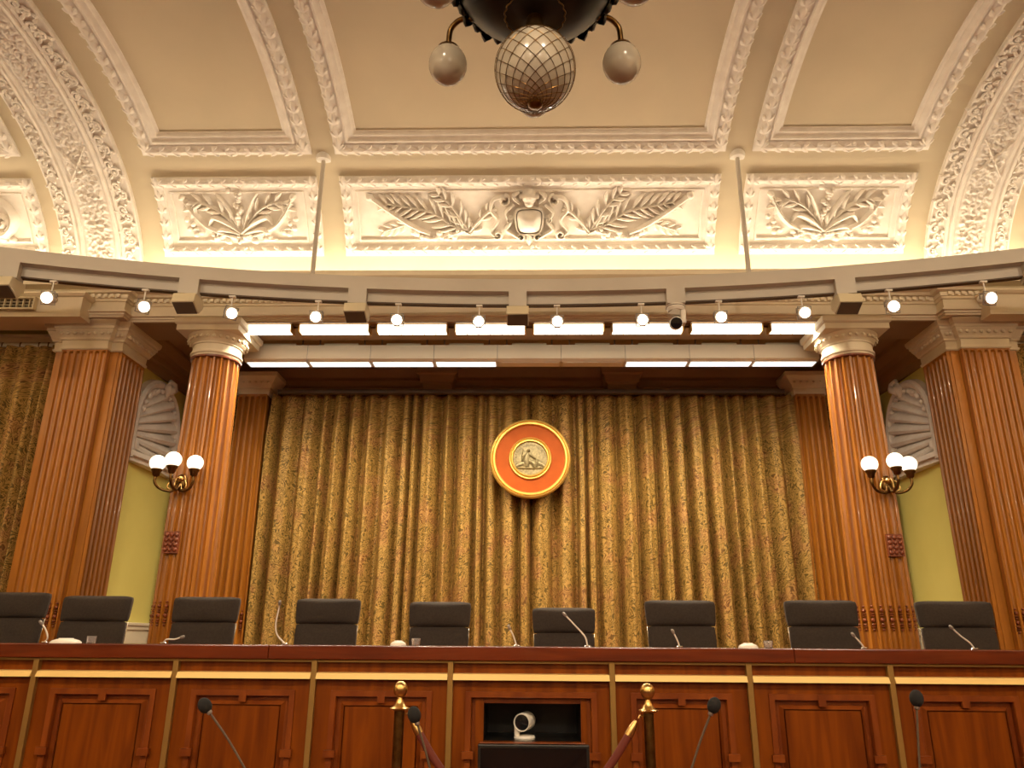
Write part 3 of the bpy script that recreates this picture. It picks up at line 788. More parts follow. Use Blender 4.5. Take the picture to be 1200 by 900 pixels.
# ---------------------------------------------------------------- curtains
def curtain(x0, x1, y, z0, z1, label, seed, amp=.155, pitch=.205, hem=True):
    rnd = random.Random(seed)
    ph = [0]; xs = []
    L_ = x1 - x0; n = int(L_/.0075)
    k = []; x = x0
    while x < x1 + pitch:
        k.append(x); x += pitch*rnd.uniform(.5, 1.4)
    am = [rnd.uniform(.6, 1.05) for _ in k]; sk = [rnd.uniform(-.012, .012) for _ in k]
    nv = 14
    def fold(x, v):
        for i in range(len(k) - 1):
            if x < k[i + 1] or i == len(k) - 2: break
        t_ = (x - k[i])/(k[i + 1] - k[i])
        a = am[i]
        w_ = -cos(2*pi*(t_ + .10*sin(2*pi*t_)*sk[i]*60)); w_ = abs(w_)**.9*(1 if w_ > 0 else -1)
        w_ += .14*sin(6*pi*t_ + i)*sin(pi*t_)
        topb = 1 - .55*max(0, (v - .86)/.14)
        y_ = -amp*a*w_*(topb)*(.9 + .25*noise.noise(Vector((x*1.3, v*2.2, seed))))
        y_ += .012*sin(x*61 + seed)*(v**6)
        return y_, -.06*sin(2*pi*t_)*(k[i + 1] - k[i])*(.55 + .45*topb)
    mb = MB(); uv = []; mu = n + 1
    for j in range(nv + 1):
        v = j/nv; z = z0 + (z1 - z0)*v; u = 0; px = py = None
        for i in range(mu):
            x = x0 + L_*i/n; fy, fx = fold(x, v); yy = y + fy
            xx = min(x1 + .01, max(x0 - .01, x + fx + .028*noise.noise(Vector((x*.9, v*1.6, seed + 4)))*(1 - v)))
            if px is not None: u += hypot(xx - px, yy - py)
            px, py = xx, yy
            mb.v.append((xx, yy, z)); uv.append((u + seed, z))
    for j in range(nv):
        for i in range(n):
            a = j*mu + i; mb.f.append((a, a + 1, a + mu + 1, a + mu))
    mb.uv = uv
    t = thing('curtain', label, 'curtain', ((x0 + x1)/2, y, z0), 'gold brocade curtains')
    o = mb.build('curtain_cloth', 'brocade', t, 180); o.location = -t.location
    h = MB(); 
    hk = MB().tube([(0, -.012, 0), (0, -.012, .045), (0, .006, .05)], .006, 5).mesh('curtain_hook', 'dark_brass', 60)
    for i in range(0, len(k) - 1):
        if k[i] > x1: break
        inst('curtain_hook', hk, t, Matrix.Translation((max(x0 + .01, k[i]) - t.location.x, 0, z1 - z0 - .01)))
    return t
curtain(-3.185, .012, 8.965, -.895, 2.85, 'long gold brocade curtain, left half behind the seats', 1)
curtain(.005, 3.185, 8.97, -.895, 2.85, 'long gold brocade curtain, right half behind the seats', 2)
curtain(-4.2, -3.545, 9.0, -.895, 2.86, 'narrow dark strip of brocade curtain between left column and its pilaster', 3, .07, .17)
curtain(3.545, 4.2, 9.0, -.895, 2.86, 'narrow dark strip of brocade curtain between right column and its pilaster', 4, .07, .17)
curtain(-8.6, -4.955, 7.57, -1.195, 2.965, 'gold brocade curtain at the far left edge beside the square pier', 5, .085, .2)
curtain(4.955, 8.6, 7.57, -1.195, 2.965, 'gold brocade curtain at the far right edge beside the square pier', 6, .085, .2)

# ---------------------------------------------------------------- round medallion on the curtain
t = thing('wall_medallion', 'round orange plaque with gold rim and bronze relief disc, hung on the curtain', 'plaque', (.01, 8.75, 2.01))
RX = Matrix.Rotation(pi/2, 4, 'X')
R0 = .468
MB().lathe([(.40, -.03), (R0*.99, -.03), (R0, -.01), (R0, .03), (R0*.975, .045), (R0*.95, .048), (R0*.93, .035), (R0*.925, .03)], 64, RX, True).build('rim', 'gold_paint', t, 50)
MB().lathe([(.40, .0), (.4355, .0), (.4355, .040), (.428, .052), (.41, .052), (.402, .040), (.398, .02), (.39, .0)], 64, RX, True).build('inner_rim', 'gold_paint', t, 50)
MB().lathe([(.0005, 0.0), (.405, 0.0), (.405, .022), (.0005, .022)], 64, RX).build('orange_field', 'orange_leather', t, 50)
MB().lathe([(.20, .02), (.25, .02), (.25, .036), (.24, .045), (.228, .042), (.222, .032), (.215, .05), (.205, .052), (.197, .04), (.195, .02)], 56, RX, True).build('disc_rim', 'gold_paint', t, 50)
MB().lathe([(.0005, .018), (.198, .018), (.198, .026), (.0005, .030)], 48, RX).build('bronze_disc', 'silver_bronze', t, 50)
fm = lambda u, v, h: (u*1.25, -.028 - h*1.3, v*1.3 + .01)
for nm, pts, w_, h_ in (('ground_line', [(-.14, -.095), (0, -.10), (.14, -.095)], .007, .014), ('figure_body', [(-.03, -.08), (-.035, -.02), (-.02, .04)], .030, .024),
                       ('figure_head', [(-.02, .05), (-.012, .075)], .017, .026), ('figure_arm', [(-.015, .03), (.03, .0), (.055, -.015)], .012, .02), ('figure_arm', [(-.035, .03), (-.065, .0), (-.075, -.04)], .011, .018),
                       ('drapery', [(-.01, -.03), (.03, -.055), (.04, -.09)], .026, .022), ('mound', [(-.13, -.08), (-.07, -.055), (-.03, -.08)], .022, .012), ('mound', [(.04, -.08), (.08, -.05), (.13, -.078)], .024, .012),
                       ('child_figure', [(.055, -.085), (.06, -.045), (.062, -.015)], .018, .02), ('staff', [(-.085, -.07), (-.075, .02), (-.065, .08)], .005, .014)):
    blade(fm, pts, w_, h_, 5, .6, .7).build(nm, 'silver_bronze', t, 60)
tk = MB().box(-.005, .005, -.006, .002, -.011, .011).mesh('raised_mark', 'silver_bronze', 0)
for k in range(25):
    a = radians(200 - 220*k/24)
    inst('raised_mark', tk, t, Matrix.Translation((.168*cos(a), -.03, .168*sin(a))) @ Matrix.Rotation(pi/2 - a, 4, 'Y'))

# ---------------------------------------------------------------- sconces
def sconce(x, label, sg):
    t = thing('wall_sconce', label, 'wall lamp', (x, 7.135, 1.40), 'globe sconces on the columns')
    MB().ball((0, 0, 0), 1, 14, 8, (.055, .03, .085)).build('backplate', 'dark_brass', t, 80)
    MB().ball((0, -.04, .03), 1, 10, 8, (.035, .04, .03)).build('ornament', 'brass', t, 80)
    for i, (dx, dy, dz) in enumerate(((-.19, -.13, .02), (-.02*sg, -.27, .0), (.165, -.13, .02))):
        a = MB().tube(bez([(0, -.02, 0), (dx*.25, dy*.3 - .02, -.085), (dx*.75, dy*.75, -.075), (dx, dy, -.02), (dx, dy, .05)], 6), .013, 8).build('arm', 'dark_brass', t, 80)
        MB().tube(bez([(dx*.15, -.03, .03), (dx*.35, dy*.45, .02), (dx*.5, dy*.55, -.05), (dx*.3, dy*.45, -.075)], 5), .007, 6).build('curl', 'brass', a, 80)
        MB().lathe([(.012, .03), (.03, .045), (.036, .075), (.048, .09), (.05, .105), (.045, .112), (.02, .112)], 18, Matrix.Translation((dx, dy, 0))).build('cup', 'dark_brass', a, 40)
        MB().ball((dx, dy, .165), .074, 22, 14).build('globe', 'globe_lit', a, 180)
sconce(-3.30, 'three-globe bronze wall sconce on the left fluted column', -1)
sconce(3.32, 'three-globe bronze wall sconce on the right fluted column', 1)

# ---------------------------------------------------------------- strip lights of the alcove
pl = ('leftmost', 'second from left', 'third from left', 'fourth from left', 'fourth from right', 'third from right', 'second from right', 'rightmost')
for i in range(8):
    t = thing('strip_light', 'bright strip light under the beam between the columns, %s of eight' % pl[i], 'strip light', (-2.82 + .806*i, 7.36, 3.096), 'bright strip lights under the beam')
    MB().box(-.36, .36, -.06, .06, -.014, 0).build('light_body', 'white_metal', t, 0, .003)
    mb = MB(); mb.v = [(x, y, z) for x in (-.355, .355) for y, z in ((-.075, -.012), (-.045, -.082), (.03, -.082), (.05, -.012))]
    mb.f = [(0, 1, 5, 4), (1, 2, 6, 5), (2, 3, 7, 6), (3, 0, 4, 7), (3, 2, 1, 0), (4, 5, 6, 7)]
    mb.build('diffuser', 'tube_lit', t, 0)
    for s2 in (-1, 1): MB().box(s2*.362 - .008, s2*.362 + .008, -.08, .055, -.088, -.004).build('end_cap', 'brass', t, 0, .003)
    for k in range(5): MB().box(-.24 + .12*k - .004, -.24 + .12*k + .004, -.050, .034, -.086, -.0815).build('louvre', 'white_metal', t, 0)
    if i < 7: MB().tube([(.36, 0, -.015), (.40, 0, -.015), (.4345, 0, -.015)], .010, 6).build('conduit', 'dark_brass', t, 60)
ps = ('leftmost of nine, beside left pilaster', 'second of nine from the left', 'third of nine from the left', 'fourth of nine from the left', 'middle one of nine', 'fourth of nine from the right', 'third of nine from the right', 'second of nine from the right', 'rightmost of nine, beside right pilaster')
for i in range(9):
    t = thing('light_tray', 'long white louvre light tray hung in the alcove, ' + ps[i], 'light', (-2.78 + .695*i, 7.95, 2.99), 'white light trays in a row')
    a = .345
    mb = MB(); k = 0
    sec = [(-.10, .09), (-.12, .08), (-.12, -.075), (-.085, -.10), (.085, -.10), (.12, -.06), (.12, .07), (.09, .09)]
    mb.v = [(x, y, z) for x in (-a, a) for y, z in sec]
    mb.f = [(j, (j + 1) % 8, 8 + (j + 1) % 8, 8 + j) for j in range(8)] + [tuple(range(7, -1, -1)), tuple(range(8, 16))]
    mb.build('tray', 'tray_enamel', t, 0)
    MB().box(-.325, .325, -.07, .06, -.108, -.1005).build('diffuser', 'tray_lit' if i not in (4, 5) else 'white_metal', t, 0)
    MB().box(-.19, .19, -.05, .05, .0905, .13).build('driver_box', 'beige_plastic', t, 0)
    for s2 in (-1, 1): MB().tube([(s2*.25, 0, .09), (s2*.25, 0, .16), (s2*.25, 0, .23)], .008, 6).build('hanger', 'grey_metal', t, 60)
    MB().box(.3445, .3475, -.122, .122, -.1, .092).build('joint_cover', 'grey_metal', t, 0)

# ---------------------------------------------------------------- curved lighting beam with rods
RR, RY = 16.6, 6.68
def arc(x, dr=0):                                # point on the beam, dr > 0 = away from the camera
    a = math.asin(x/RR); return Vector(((RR + dr)*sin(a), RY - RR + (RR + dr)*cos(a), 0))
def arc_box(mb, xa, xb, r0, r1, z0, z1, n):
    sec = [(r0, z0), (r1, z0), (r1, z1), (r0, z1)]
    k = len(mb.v)
    for i in range(n + 1):
        x = xa + (xb - xa)*i/n
        for r, z in sec: p = arc(x, r); mb.v.append((p.x, p.y, z))
    for i in range(n):
        for j in range(4): mb.f.append((k + i*4 + j, k + i*4 + (j + 1) % 4, k + i*4 + 4 + (j + 1) % 4, k + i*4 + 4 + j))
    mb.f += [(k + 3, k + 2, k + 1, k), (k + n*4, k + n*4 + 1, k + n*4 + 2, k + n*4 + 3)]
    return mb
t = thing('lighting_beam', 'long curved grey lighting beam hung across the front on two rods', 'lighting beam', (0, RY, 3.2))
def tbuild(mb, name, m, sm=30, bev=0):
    o = mb.build(name, m, t, sm, bev); o.location = (0, -RY, -3.2); return o
tbuild(arc_box(MB(), -6.6, 6.6, 0, .16, 3.17, 3.30, 60), 'beam', 'beam_paint')
BX = [-6.13, -4.62, -3.15, -1.63, -.11, 1.38, 2.89, 4.40, 5.9]
for i, x in enumerate(BX):
    tbuild(arc_box(MB(), x - .085, x + .085, .0, .16, 3.02, 3.171, 2), 'drop_bracket', 'beam_paint')
    if i < len(BX) - 1:
        tbuild(arc_box(MB(), x + .085, BX[i + 1] - .085, .085, .15, 3.075, 3.171, 12), 'track_housing', 'beam_paint')
        tbuild(arc_box(MB(), x + .085, BX[i + 1] - .085, .088, .145, 3.062, 3.076, 12), 'track_rail', 'dark_grille')
for sx in (-1, 1):
    p = arc(sx*2.075, .08)
    zt = 4.66
    o = MB().tube([(p.x, p.y, 3.29), (p.x, p.y, 4.0), (p.x, p.y, zt + .06)], .022, 10).build('rod', 'beam_paint', t, 60); o.location = (0, -RY, -3.2)
    o2 = MB().lathe([(.02, -.06), (.07, -.055), (.08, -.03), (.08, .06), (.02, .06)], 20, Matrix.Translation((p.x, p.y, zt))).build('ceiling_rose', 'white_metal', t, 40); o2.location = (0, -RY, -3.2)
# spot lamps on the track
SX = [-4.277, -3.528, -2.775, -1.996, -1.247, -.477, .264, 1.061, 1.778, 2.515, 3.259, 4.012]
ordw = ('first', 'second', 'third', 'fourth', 'fifth', 'sixth', 'seventh', 'eighth', 'ninth', 'tenth', 'eleventh', 'twelfth')
AIM = {0: (.15, -.35), 1: (1.0, -.55), 2: (.85, -.6), 10: (-.15, -.35), 11: (.1, -.35)}
for i, x in enumerate(SX):
    p = arc(x, .09)
    t = thing('track_spotlight', 'lit white track spotlight on the curved beam, %s from the left end' % ordw[i], 'spotlight', (p.x, p.y, 3.062), 'track spotlights on the curved beam')
    MB().box(-.03, .03, -.018, .018, -.018, 0).build('track_adapter', 'white_metal', t, 0, .003)
    MB().tube([(0, 0, -.01), (0, 0, -.06), (0, 0, -.12)], .007, 6).build('stem', 'white_metal', t, 60)
    dx, dz = AIM.get(i, (-x*.04, -.35))
    d = Vector((dx, -1, dz)).normalized()
    q = d.to_track_quat('Z', 'Y').to_matrix().to_4x4(); q.translation = Vector((0, -.01, -.175))
    h = MB().lathe([(.02, -.09), (.036, -.085), (.042, -.06), (.046, .02), (.056, .028), (.060, .05), (.056, .056), (.049, .056), (.047, .045), (.02, .045)], 20, q).build('lamp_housing', 'white_metal', t, 40)
    MB().lathe([(.0005, .040), (.041, .040), (.041, .050), (.0005, .052)], 18, q).build('lens', 'lens_lit', h, 60)
    frame(MB(), -.062, .062, -.062, .062, [(0, -.004), (0, .004), (.008, .004), (.008, -.004), (0, -.004)], lambda a, b, hh: q @ Vector((a, b, hh + .03)), 1, 1).build('bezel', 'grey_metal', h, 0)
    MB().tube([(-.06, -.005, -.175), (-.058, -.003, -.128), (0, 0, -.118), (.058, -.003, -.128), (.06, -.005, -.175)], .006, 6).build('yoke', 'grey_metal', t, 60)
    l = bpy.data.lights.new('spot_lamp', 'SPOT'); l.energy = 26; l.color = (1, .84, .62); l.spot_size = radians(50); l.spot_blend = .6; l.shadow_soft_size = .04
    lo = bpy.data.objects.new('spot_lamp', l); COL.objects.link(lo)
    lo.parent = t; lo.location = Vector((0, -.01, -.175)) + d*.07; lo.rotation_euler = d.to_track_quat('-Z', 'Y').to_euler()
# wedge speakers under the brackets
for i, (x, lab) in enumerate(((-4.62, 'at the left frame edge'), (-3.15, 'second from the left'), (-1.63, 'left of the middle'), (-.11, 'at the middle'), (2.89, 'near the right end'))):
    p = arc(x, .08)
    t = thing('ceiling_speaker', 'small beige wedge loudspeaker under the curved beam, ' + lab, 'speaker', (p.x, p.y, 3.02), 'wedge loudspeakers under the beam')
    mb = MB(); w_ = .105
    sec = [(-.10, -.008), (-.12, -.10), (.02, -.165), (.09, -.09), (.09, -.008)]
    mb.v = [(a, y, z) for a in (-w_, w_) for y, z in sec]
    mb.f = [(j, (j + 1) % 5, 5 + (j + 1) % 5, 5 + j) for j in range(5)] + [(4, 3, 2, 1, 0), (5, 6, 7, 8, 9)]
    mb.build('speaker_case', 'beige_plastic', t, 0, .006)
    g = MB(); g.v = [(a, y + dy, z + dz) for dy, dz in ((0, 0), (-.002, -.006)) for a, y, z in ((-w_ + .01, -.113, -.106), (w_ - .01, -.113, -.106), (w_ - .01, .012, -.164), (-w_ + .01, .012, -.164))]
    g.f = [(0, 1, 2, 3), (7, 6, 5, 4), (0, 4, 5, 1), (1, 5, 6, 2), (2, 6, 7, 3), (3, 7, 4, 0)]
    g.build('speaker_grille', 'dark_grille', t, 0)
    MB().box(-.02, .02, -.02, .02, -.008, 0).build('mount', 'beam_paint', t, 0)
# dome camera under a bracket
p = arc(1.38, .08)
t = thing('surveillance_camera', 'white ceiling camera with black lens hung under the curved beam', 'camera', (p.x, p.y, 3.02))
MB().lathe([(.02, 0), (.088, 0), (.09, -.012), (.084, -.016), (.086, -.03), (.075, -.055), (.05, -.06), (.02, -.06)][::-1], 28).build('base', 'white_metal', t, 30)
MB().lathe([(.085, -.012), (.0875, -.012), (.0875, -.017), (.085, -.017)][::-1], 28, None, True).build('seam', 'cable_black', t, 30)
MB().box(.035, .085, -.05, .045, -.19, -.05).build('fork_arm', 'white_metal', t, 0, .012)
mb = MB(); mb.v = [(-.095, -.05, -.10), (-.03, -.08, -.055), (.03, -.05, -.055), (.03, -.05, -.11), (-.095, .03, -.10), (-.03, .05, -.055), (.03, .04, -.055), (.03, .03, -.11)]
mb.f = [(0, 1, 2, 3), (7, 6, 5, 4), (0, 4, 5, 1), (1, 5, 6, 2), (2, 6, 7, 3), (3, 7, 4, 0)]
mb.build('hood', 'beam_paint', t, 30, .006)
q = Vector((-.12, -1, -.35)).normalized().to_track_quat('Z', 'Y').to_matrix().to_4x4(); q.translation = (-.012, -.02, -.185)
h = MB().lathe([(.03, -.08), (.055, -.075), (.062, -.04), (.062, .055), (.056, .062), (.048, .062)], 24, q).build('camera_head', 'white_metal', t, 40)
MB().lathe([(.0005, .055), (.054, .055), (.054, .066), (.03, .07), (.0005, .071)], 22, q).build('lens', 'lens_glass', h, 60)

# ---------------------------------------------------------------- chandelier
t = thing('chandelier', 'dark bronze bowl chandelier with netted central globe and small globes', 'chandelier', (.03, 3.15, 3.2))
MB().lathe([(.03, -.17), (.06, -.155), (.14, -.145), (.24, -.115), (.33, -.06), (.385, .0), (.41, .06), (.425, .07), (.425, .10), (.40, .11), (.25, .13), (.05, .14)], 48).build('bowl', 'bronze', t, 35)
mb = MB()
tor = []
for k in range(97):
    a = 2*pi*k/96; r = .150 + .008*abs(sin(a*10)); tor.append((r*cos(a), r*sin(a), -.150))
mb.tube(tor, .004, 5); mb.build('scalloped_ring', 'dark_brass', t, 80)
MB().lathe([(.02, -.275), (.055, -.28), (.088, -.29), (.098, -.302), (.05, -.22), (.04, -.16), (.055, -.15), (.02, -.148)][::-1], 28).build('globe_fitter', 'dark_brass', t, 40)
GZ, GR = -.487, .200
g = MB().ball((0, 0, GZ), GR, 40, 26, (1, 1, 1.04)).build('central_globe', 'milk_glass', t, 180)
for sg in (1, -1):
    for k in range(16):
        pts = []
        for i in range(29):
            th = radians(20 + 150*i/28); a = 2*pi*k/16 + sg*math.log(math.tan(th/2)); r = GR + .003
            pts.append((r*sin(th)*cos(a), r*sin(th)*sin(a), GZ + 1.04*r*cos(th)))
        MB().tube(pts, .0016, 4).build('net_wire', 'dark_brass', g, 80)
MB().lathe([(.0005, -.022), (.02, -.018), (.036, -.006), (.04, .004), (.0005, .012)], 16, Matrix.Translation((0, 0, GZ - GR*1.04))).build('bottom_cap', 'dark_brass', g, 60)
for k in range(6):
    a = pi/2 + k*pi/3 + 0.0
    a = pi/2 + pi/3*k
    c_, s_ = cos(a), sin(a)
    A = MB().tube(bez([(.38*c_, .38*s_, .02), (.47*c_, .47*s_, .06), (.535*c_, .535*s_, .03), (.548*c_, .548*s_, -.05), (.548*c_, .548*s_, -.10)], 7), .016, 8).build('arm', 'dark_brass', t, 80)
    MB().lathe([(.02, -.085), (.045, -.09), (.062, -.105), (.066, -.118), (.02, -.118)][::-1], 18, Matrix.Translation((.548*c_, .548*s_, 0))).build('globe_cap', 'dark_brass', A, 40)
    MB().ball((.548*c_, .548*s_, -.212), .105, 26, 16, (1, 1, 1.1)).build('globe', 'milk_glass', A, 180)
LB = leaf_mesh('rim_leaf', .10, .11, .03, 'bronze')
for k in range(36):
    a = 2*pi*k/36
    M = Matrix.Translation((.425*cos(a), .425*sin(a), .075)) @ Matrix.Rotation(a - pi/2, 4, 'Z') @ Matrix.Rotation(-1.95 + .35*(k % 2), 4, 'X') @ Matrix.Translation((0, -.02, 0))
    inst('rim_leaf', LB, t, M)
mb = MB().tube([(0, 0, .13), (0, 0, .8), (0, 0, 1.75)], .022, 10); mb.build('hanging_rod', 'bronze', t, 60)
MB().lathe([(.03, 1.70), (.10, 1.74), (.15, 1.80), (.16, 1.85), (.03, 1.85)], 24).build('ceiling_canopy', 'bronze', t, 40)

# ---------------------------------------------------------------- long curved-front desk
DF = 5.0
t = thing('council_desk', 'long polished red-brown wooden bench desk with brass strips and panelled front', 'desk', (0, DF, -1.2))
def dk(mb, name, m, parent=None, sm=30, bev=0):
    o = mb.build(name, m, parent or t, sm, bev)
    if not parent: o.location = (0, -DF, 1.2)
    return o
J = [-4.76, -3.90, -3.04, -2.17, -1.315, -.48, .50, 1.325, 2.17, 3.02, 3.88, 4.74]
for a, b, i in ((-4.8, -1.6, 0), (-1.6, 1.6, 1), (1.6, 4.8, 2)):
    dk(MB().box(a + .001, b - .001, 4.95, 5.68, -.115, -.033), 'desk_top', 'desk_top', None, 0, .006)
dk(MB().box(-4.78, 4.78, 5.60, 5.66, -1.2, -.116), 'back_board', 'desk_wood', None, 0)
dk(MB().box(-4.78, 4.78, 5.005, 5.03, -.20, -.116), 'frieze_board', 'desk_wood', None, 0)
MP = lambda u, v, h: (u, 5.0 - h, v)
kb = MB().box(-.022, .022, -.022, .0, -.034, .034).mesh('key_block', 'desk_moulding', 0)
kb2 = MB().box(-.034, .034, -.022, .0, -.020, .020).mesh('key_block', 'desk_moulding', 0)
for i in range(len(J) - 1):
    a, b = J[i] + .017, J[i + 1] - .017; mid = abs((a + b)/2) < .2
    dk(MB().box(a, b, 4.975, 5.01, -.130, -.117), 'brass_line', 'dull_brass', None, 0)
    # slanted gold ledge
    mb = MB(); mb.v = [(x, y, z) for x in (a, b) for y, z in ((4.953, -.226), (4.972, -.192), (5.02, -.186), (5.02, -.226))]
    mb.f = [(0, 1, 5, 4), (1, 2, 6, 5), (2, 3, 7, 6), (3, 0, 4, 7), (0, 3, 2, 1), (4, 5, 6, 7)]
    mb.f = [f[::-1] for f in mb.f]
    dk(mb, 'gold_ledge', 'bright_gold', None, 0)
    ins = .092
    u0, u1, v0, v1 = a + ins, b - ins, -1.12, -.292
    # front board with an opening, as four boards
    if mid:
        u0, u1 = -.385, .405
    dk(MB().box(a, u0 + .005, 4.998, 5.03, -1.2, -.227), 'stile', 'desk_wood', None, 0)
    dk(MB().box(u1 - .005, b, 4.998, 5.03, -1.2, -.227), 'stile', 'desk_wood', None, 0)
    dk(MB().box(u0 + .005, u1 - .005, 4.999, 5.03, v1 - .005, -.227), 'top_rail', 'desk_wood', None, 0)
    dk(MB().box(u0 + .005, u1 - .005, 4.999, 5.03, -1.2, v0 + .005), 'bottom_rail', 'desk_wood', None, 0)
    prof = [(0, 0), (0, .012), (.032, .012), (.036, .004), (.038, -.024), (.062, -.024), (.070, -.016), (.084, -.002), (.09, -.002)]
    if not mid:
        dk(frame(MB(), u0, u1, v0, v1, prof, MP, 1, 1), 'panel_moulding', 'desk_moulding', None, 20)
        dk(MB().box(u0 + .084, u1 - .084, 5.002, 5.025, v0 + .084, v1 - .084), 'raised_panel', 'desk_wood', None, 0)
        for u in (u0 + .02, u1 - .02): inst('key_block', kb2, t, Matrix.Translation((u, -.012, -.64 + 1.2)))
        inst('key_block', kb, t, Matrix.Translation(((u0 + u1)/2, -.012 + .02, v1 - .034 + 1.2)))
    else:
        # moulded surround and the open pigeonhole with a ledge below
        dk(frame(MB(), u0, u1, v0, v1, [(0, 0), (0, .012), (.032, .012), (.036, .004), (.038, -.024), (.066, -.024)], MP, 1, 1), 'panel_moulding', 'desk_moulding', None, 20)
        ox0, ox1, oz0, oz1 = -.275, .308, -.567, -.328
        dk(MB().box(u0 + .06, ox0, 5.01, 5.03, v0, v1), 'stile', 'desk_wood', None, 0)
        dk(MB().box(ox1, u1 - .06, 5.01, 5.03, v0, v1), 'stile', 'desk_wood', None, 0)
        dk(MB().box(ox0, ox1, 5.01, 5.03, oz1, v1), 'lintel', 'desk_wood', None, 0)
        dk(MB().box(ox0 - .02, ox1 + .02, 4.955, 5.03, oz0 - .02, oz0), 'shelf_edge', 'desk_moulding', None, 0, .003)
        dk(MB().box(ox0, ox1, 5.01, 5.03, v0, oz0 - .02), 'raised_panel', 'desk_wood', None, 0)
        mb = MB(); mb.box(ox0 - .015, ox0 - .001, 5.03, 5.5, oz0 - .01, oz1 + .015).box(ox1 + .001, ox1 + .015, 5.03, 5.5, oz0 - .01, oz1 + .015).box(ox0, ox1, 5.03, 5.5, oz1 + .001, oz1 + .015).box(ox0, ox1, 5.03, 5.5, oz0 - .012, oz0 - .001).box(ox0, ox1, 5.5, 5.51, oz0, oz1)
        dk(mb, 'pigeonhole_box', 'black_plastic', None, 0)
        dk(MB().box(.02, .15, 5.06, 5.12, oz1 - .016, oz1), 'bracket', 'white_metal', None, 0, .003)
        for u in (u0 + .02, u1 - .02): inst('key_block', kb2, t, Matrix.Translation((u, -.012, -.64 + 1.2)))
for x in J[1:-1]:
    dk(MB().box(x - .017, x + .017, 4.968, 5.01, -1.2, -.117), 'brass_strip', 'dull_brass', None, 0, .003)
dk(MB().box(-4.78, 4.78, 4.97, 5.03, -1.2, -1.13), 'plinth', 'desk_top', None, 0)
for x in (-4.77, 4.77): dk(MB().box(x - .02, x + .02, 5.0, 5.6, -1.2, -.116), 'end_panel', 'desk_wood', None, 0)

# camera in the pigeonhole, monitor in front
t = thing('video_camera', 'white robotic video camera inside the dark desk pigeonhole', 'camera', (-.03, 5.12, -.567))
MB().lathe([(.02, 0), (.062, 0), (.066, .01), (.06, .022), (.02, .024)], 24).build('base', 'white_metal', t, 40)
MB().box(-.062, -.03, -.03, .03, .015, .11).build('yoke_arm', 'white_metal', t, 0, .01)
q = Vector((-.30, -1, -.03)).normalized().to_track_quat('Z', 'Y').to_matrix().to_4x4(); q.translation = (.0, .0, .10)
h = MB().lathe([(.02, -.085), (.046, -.08), (.052, -.06), (.052, .06), (.049, .064), (.045, .062), (.045, .05), (.02, .05)], 26, q).build('camera_head', 'white_metal', t, 40)
MB().lathe([(.0005, .048), (.0445, .048), (.0445, .054), (.02, .058), (.0005, .059)], 22, q).build('lens', 'lens_glass', h, 60)
t = thing('monitor', 'black flat monitor standing before the desk pigeonhole', 'monitor', (.023, 4.78, -1.2))
MB().box(-.315, .315, -.02, .03, .24, .645).build('bezel', 'black_plastic', t, 0, .006)
MB().box(-.298, .298, -.0225, -.019, .26, .628).build('screen', 'black_screen', t, 0)
MB().box(-.03, .03, .0, .03, .02, .245).build('stand_neck', 'black_plastic', t, 0, .004)
MB().box(-.16, .16, -.09, .11, 0, .02).build('stand_foot', 'black_plastic', t, 0, .006)

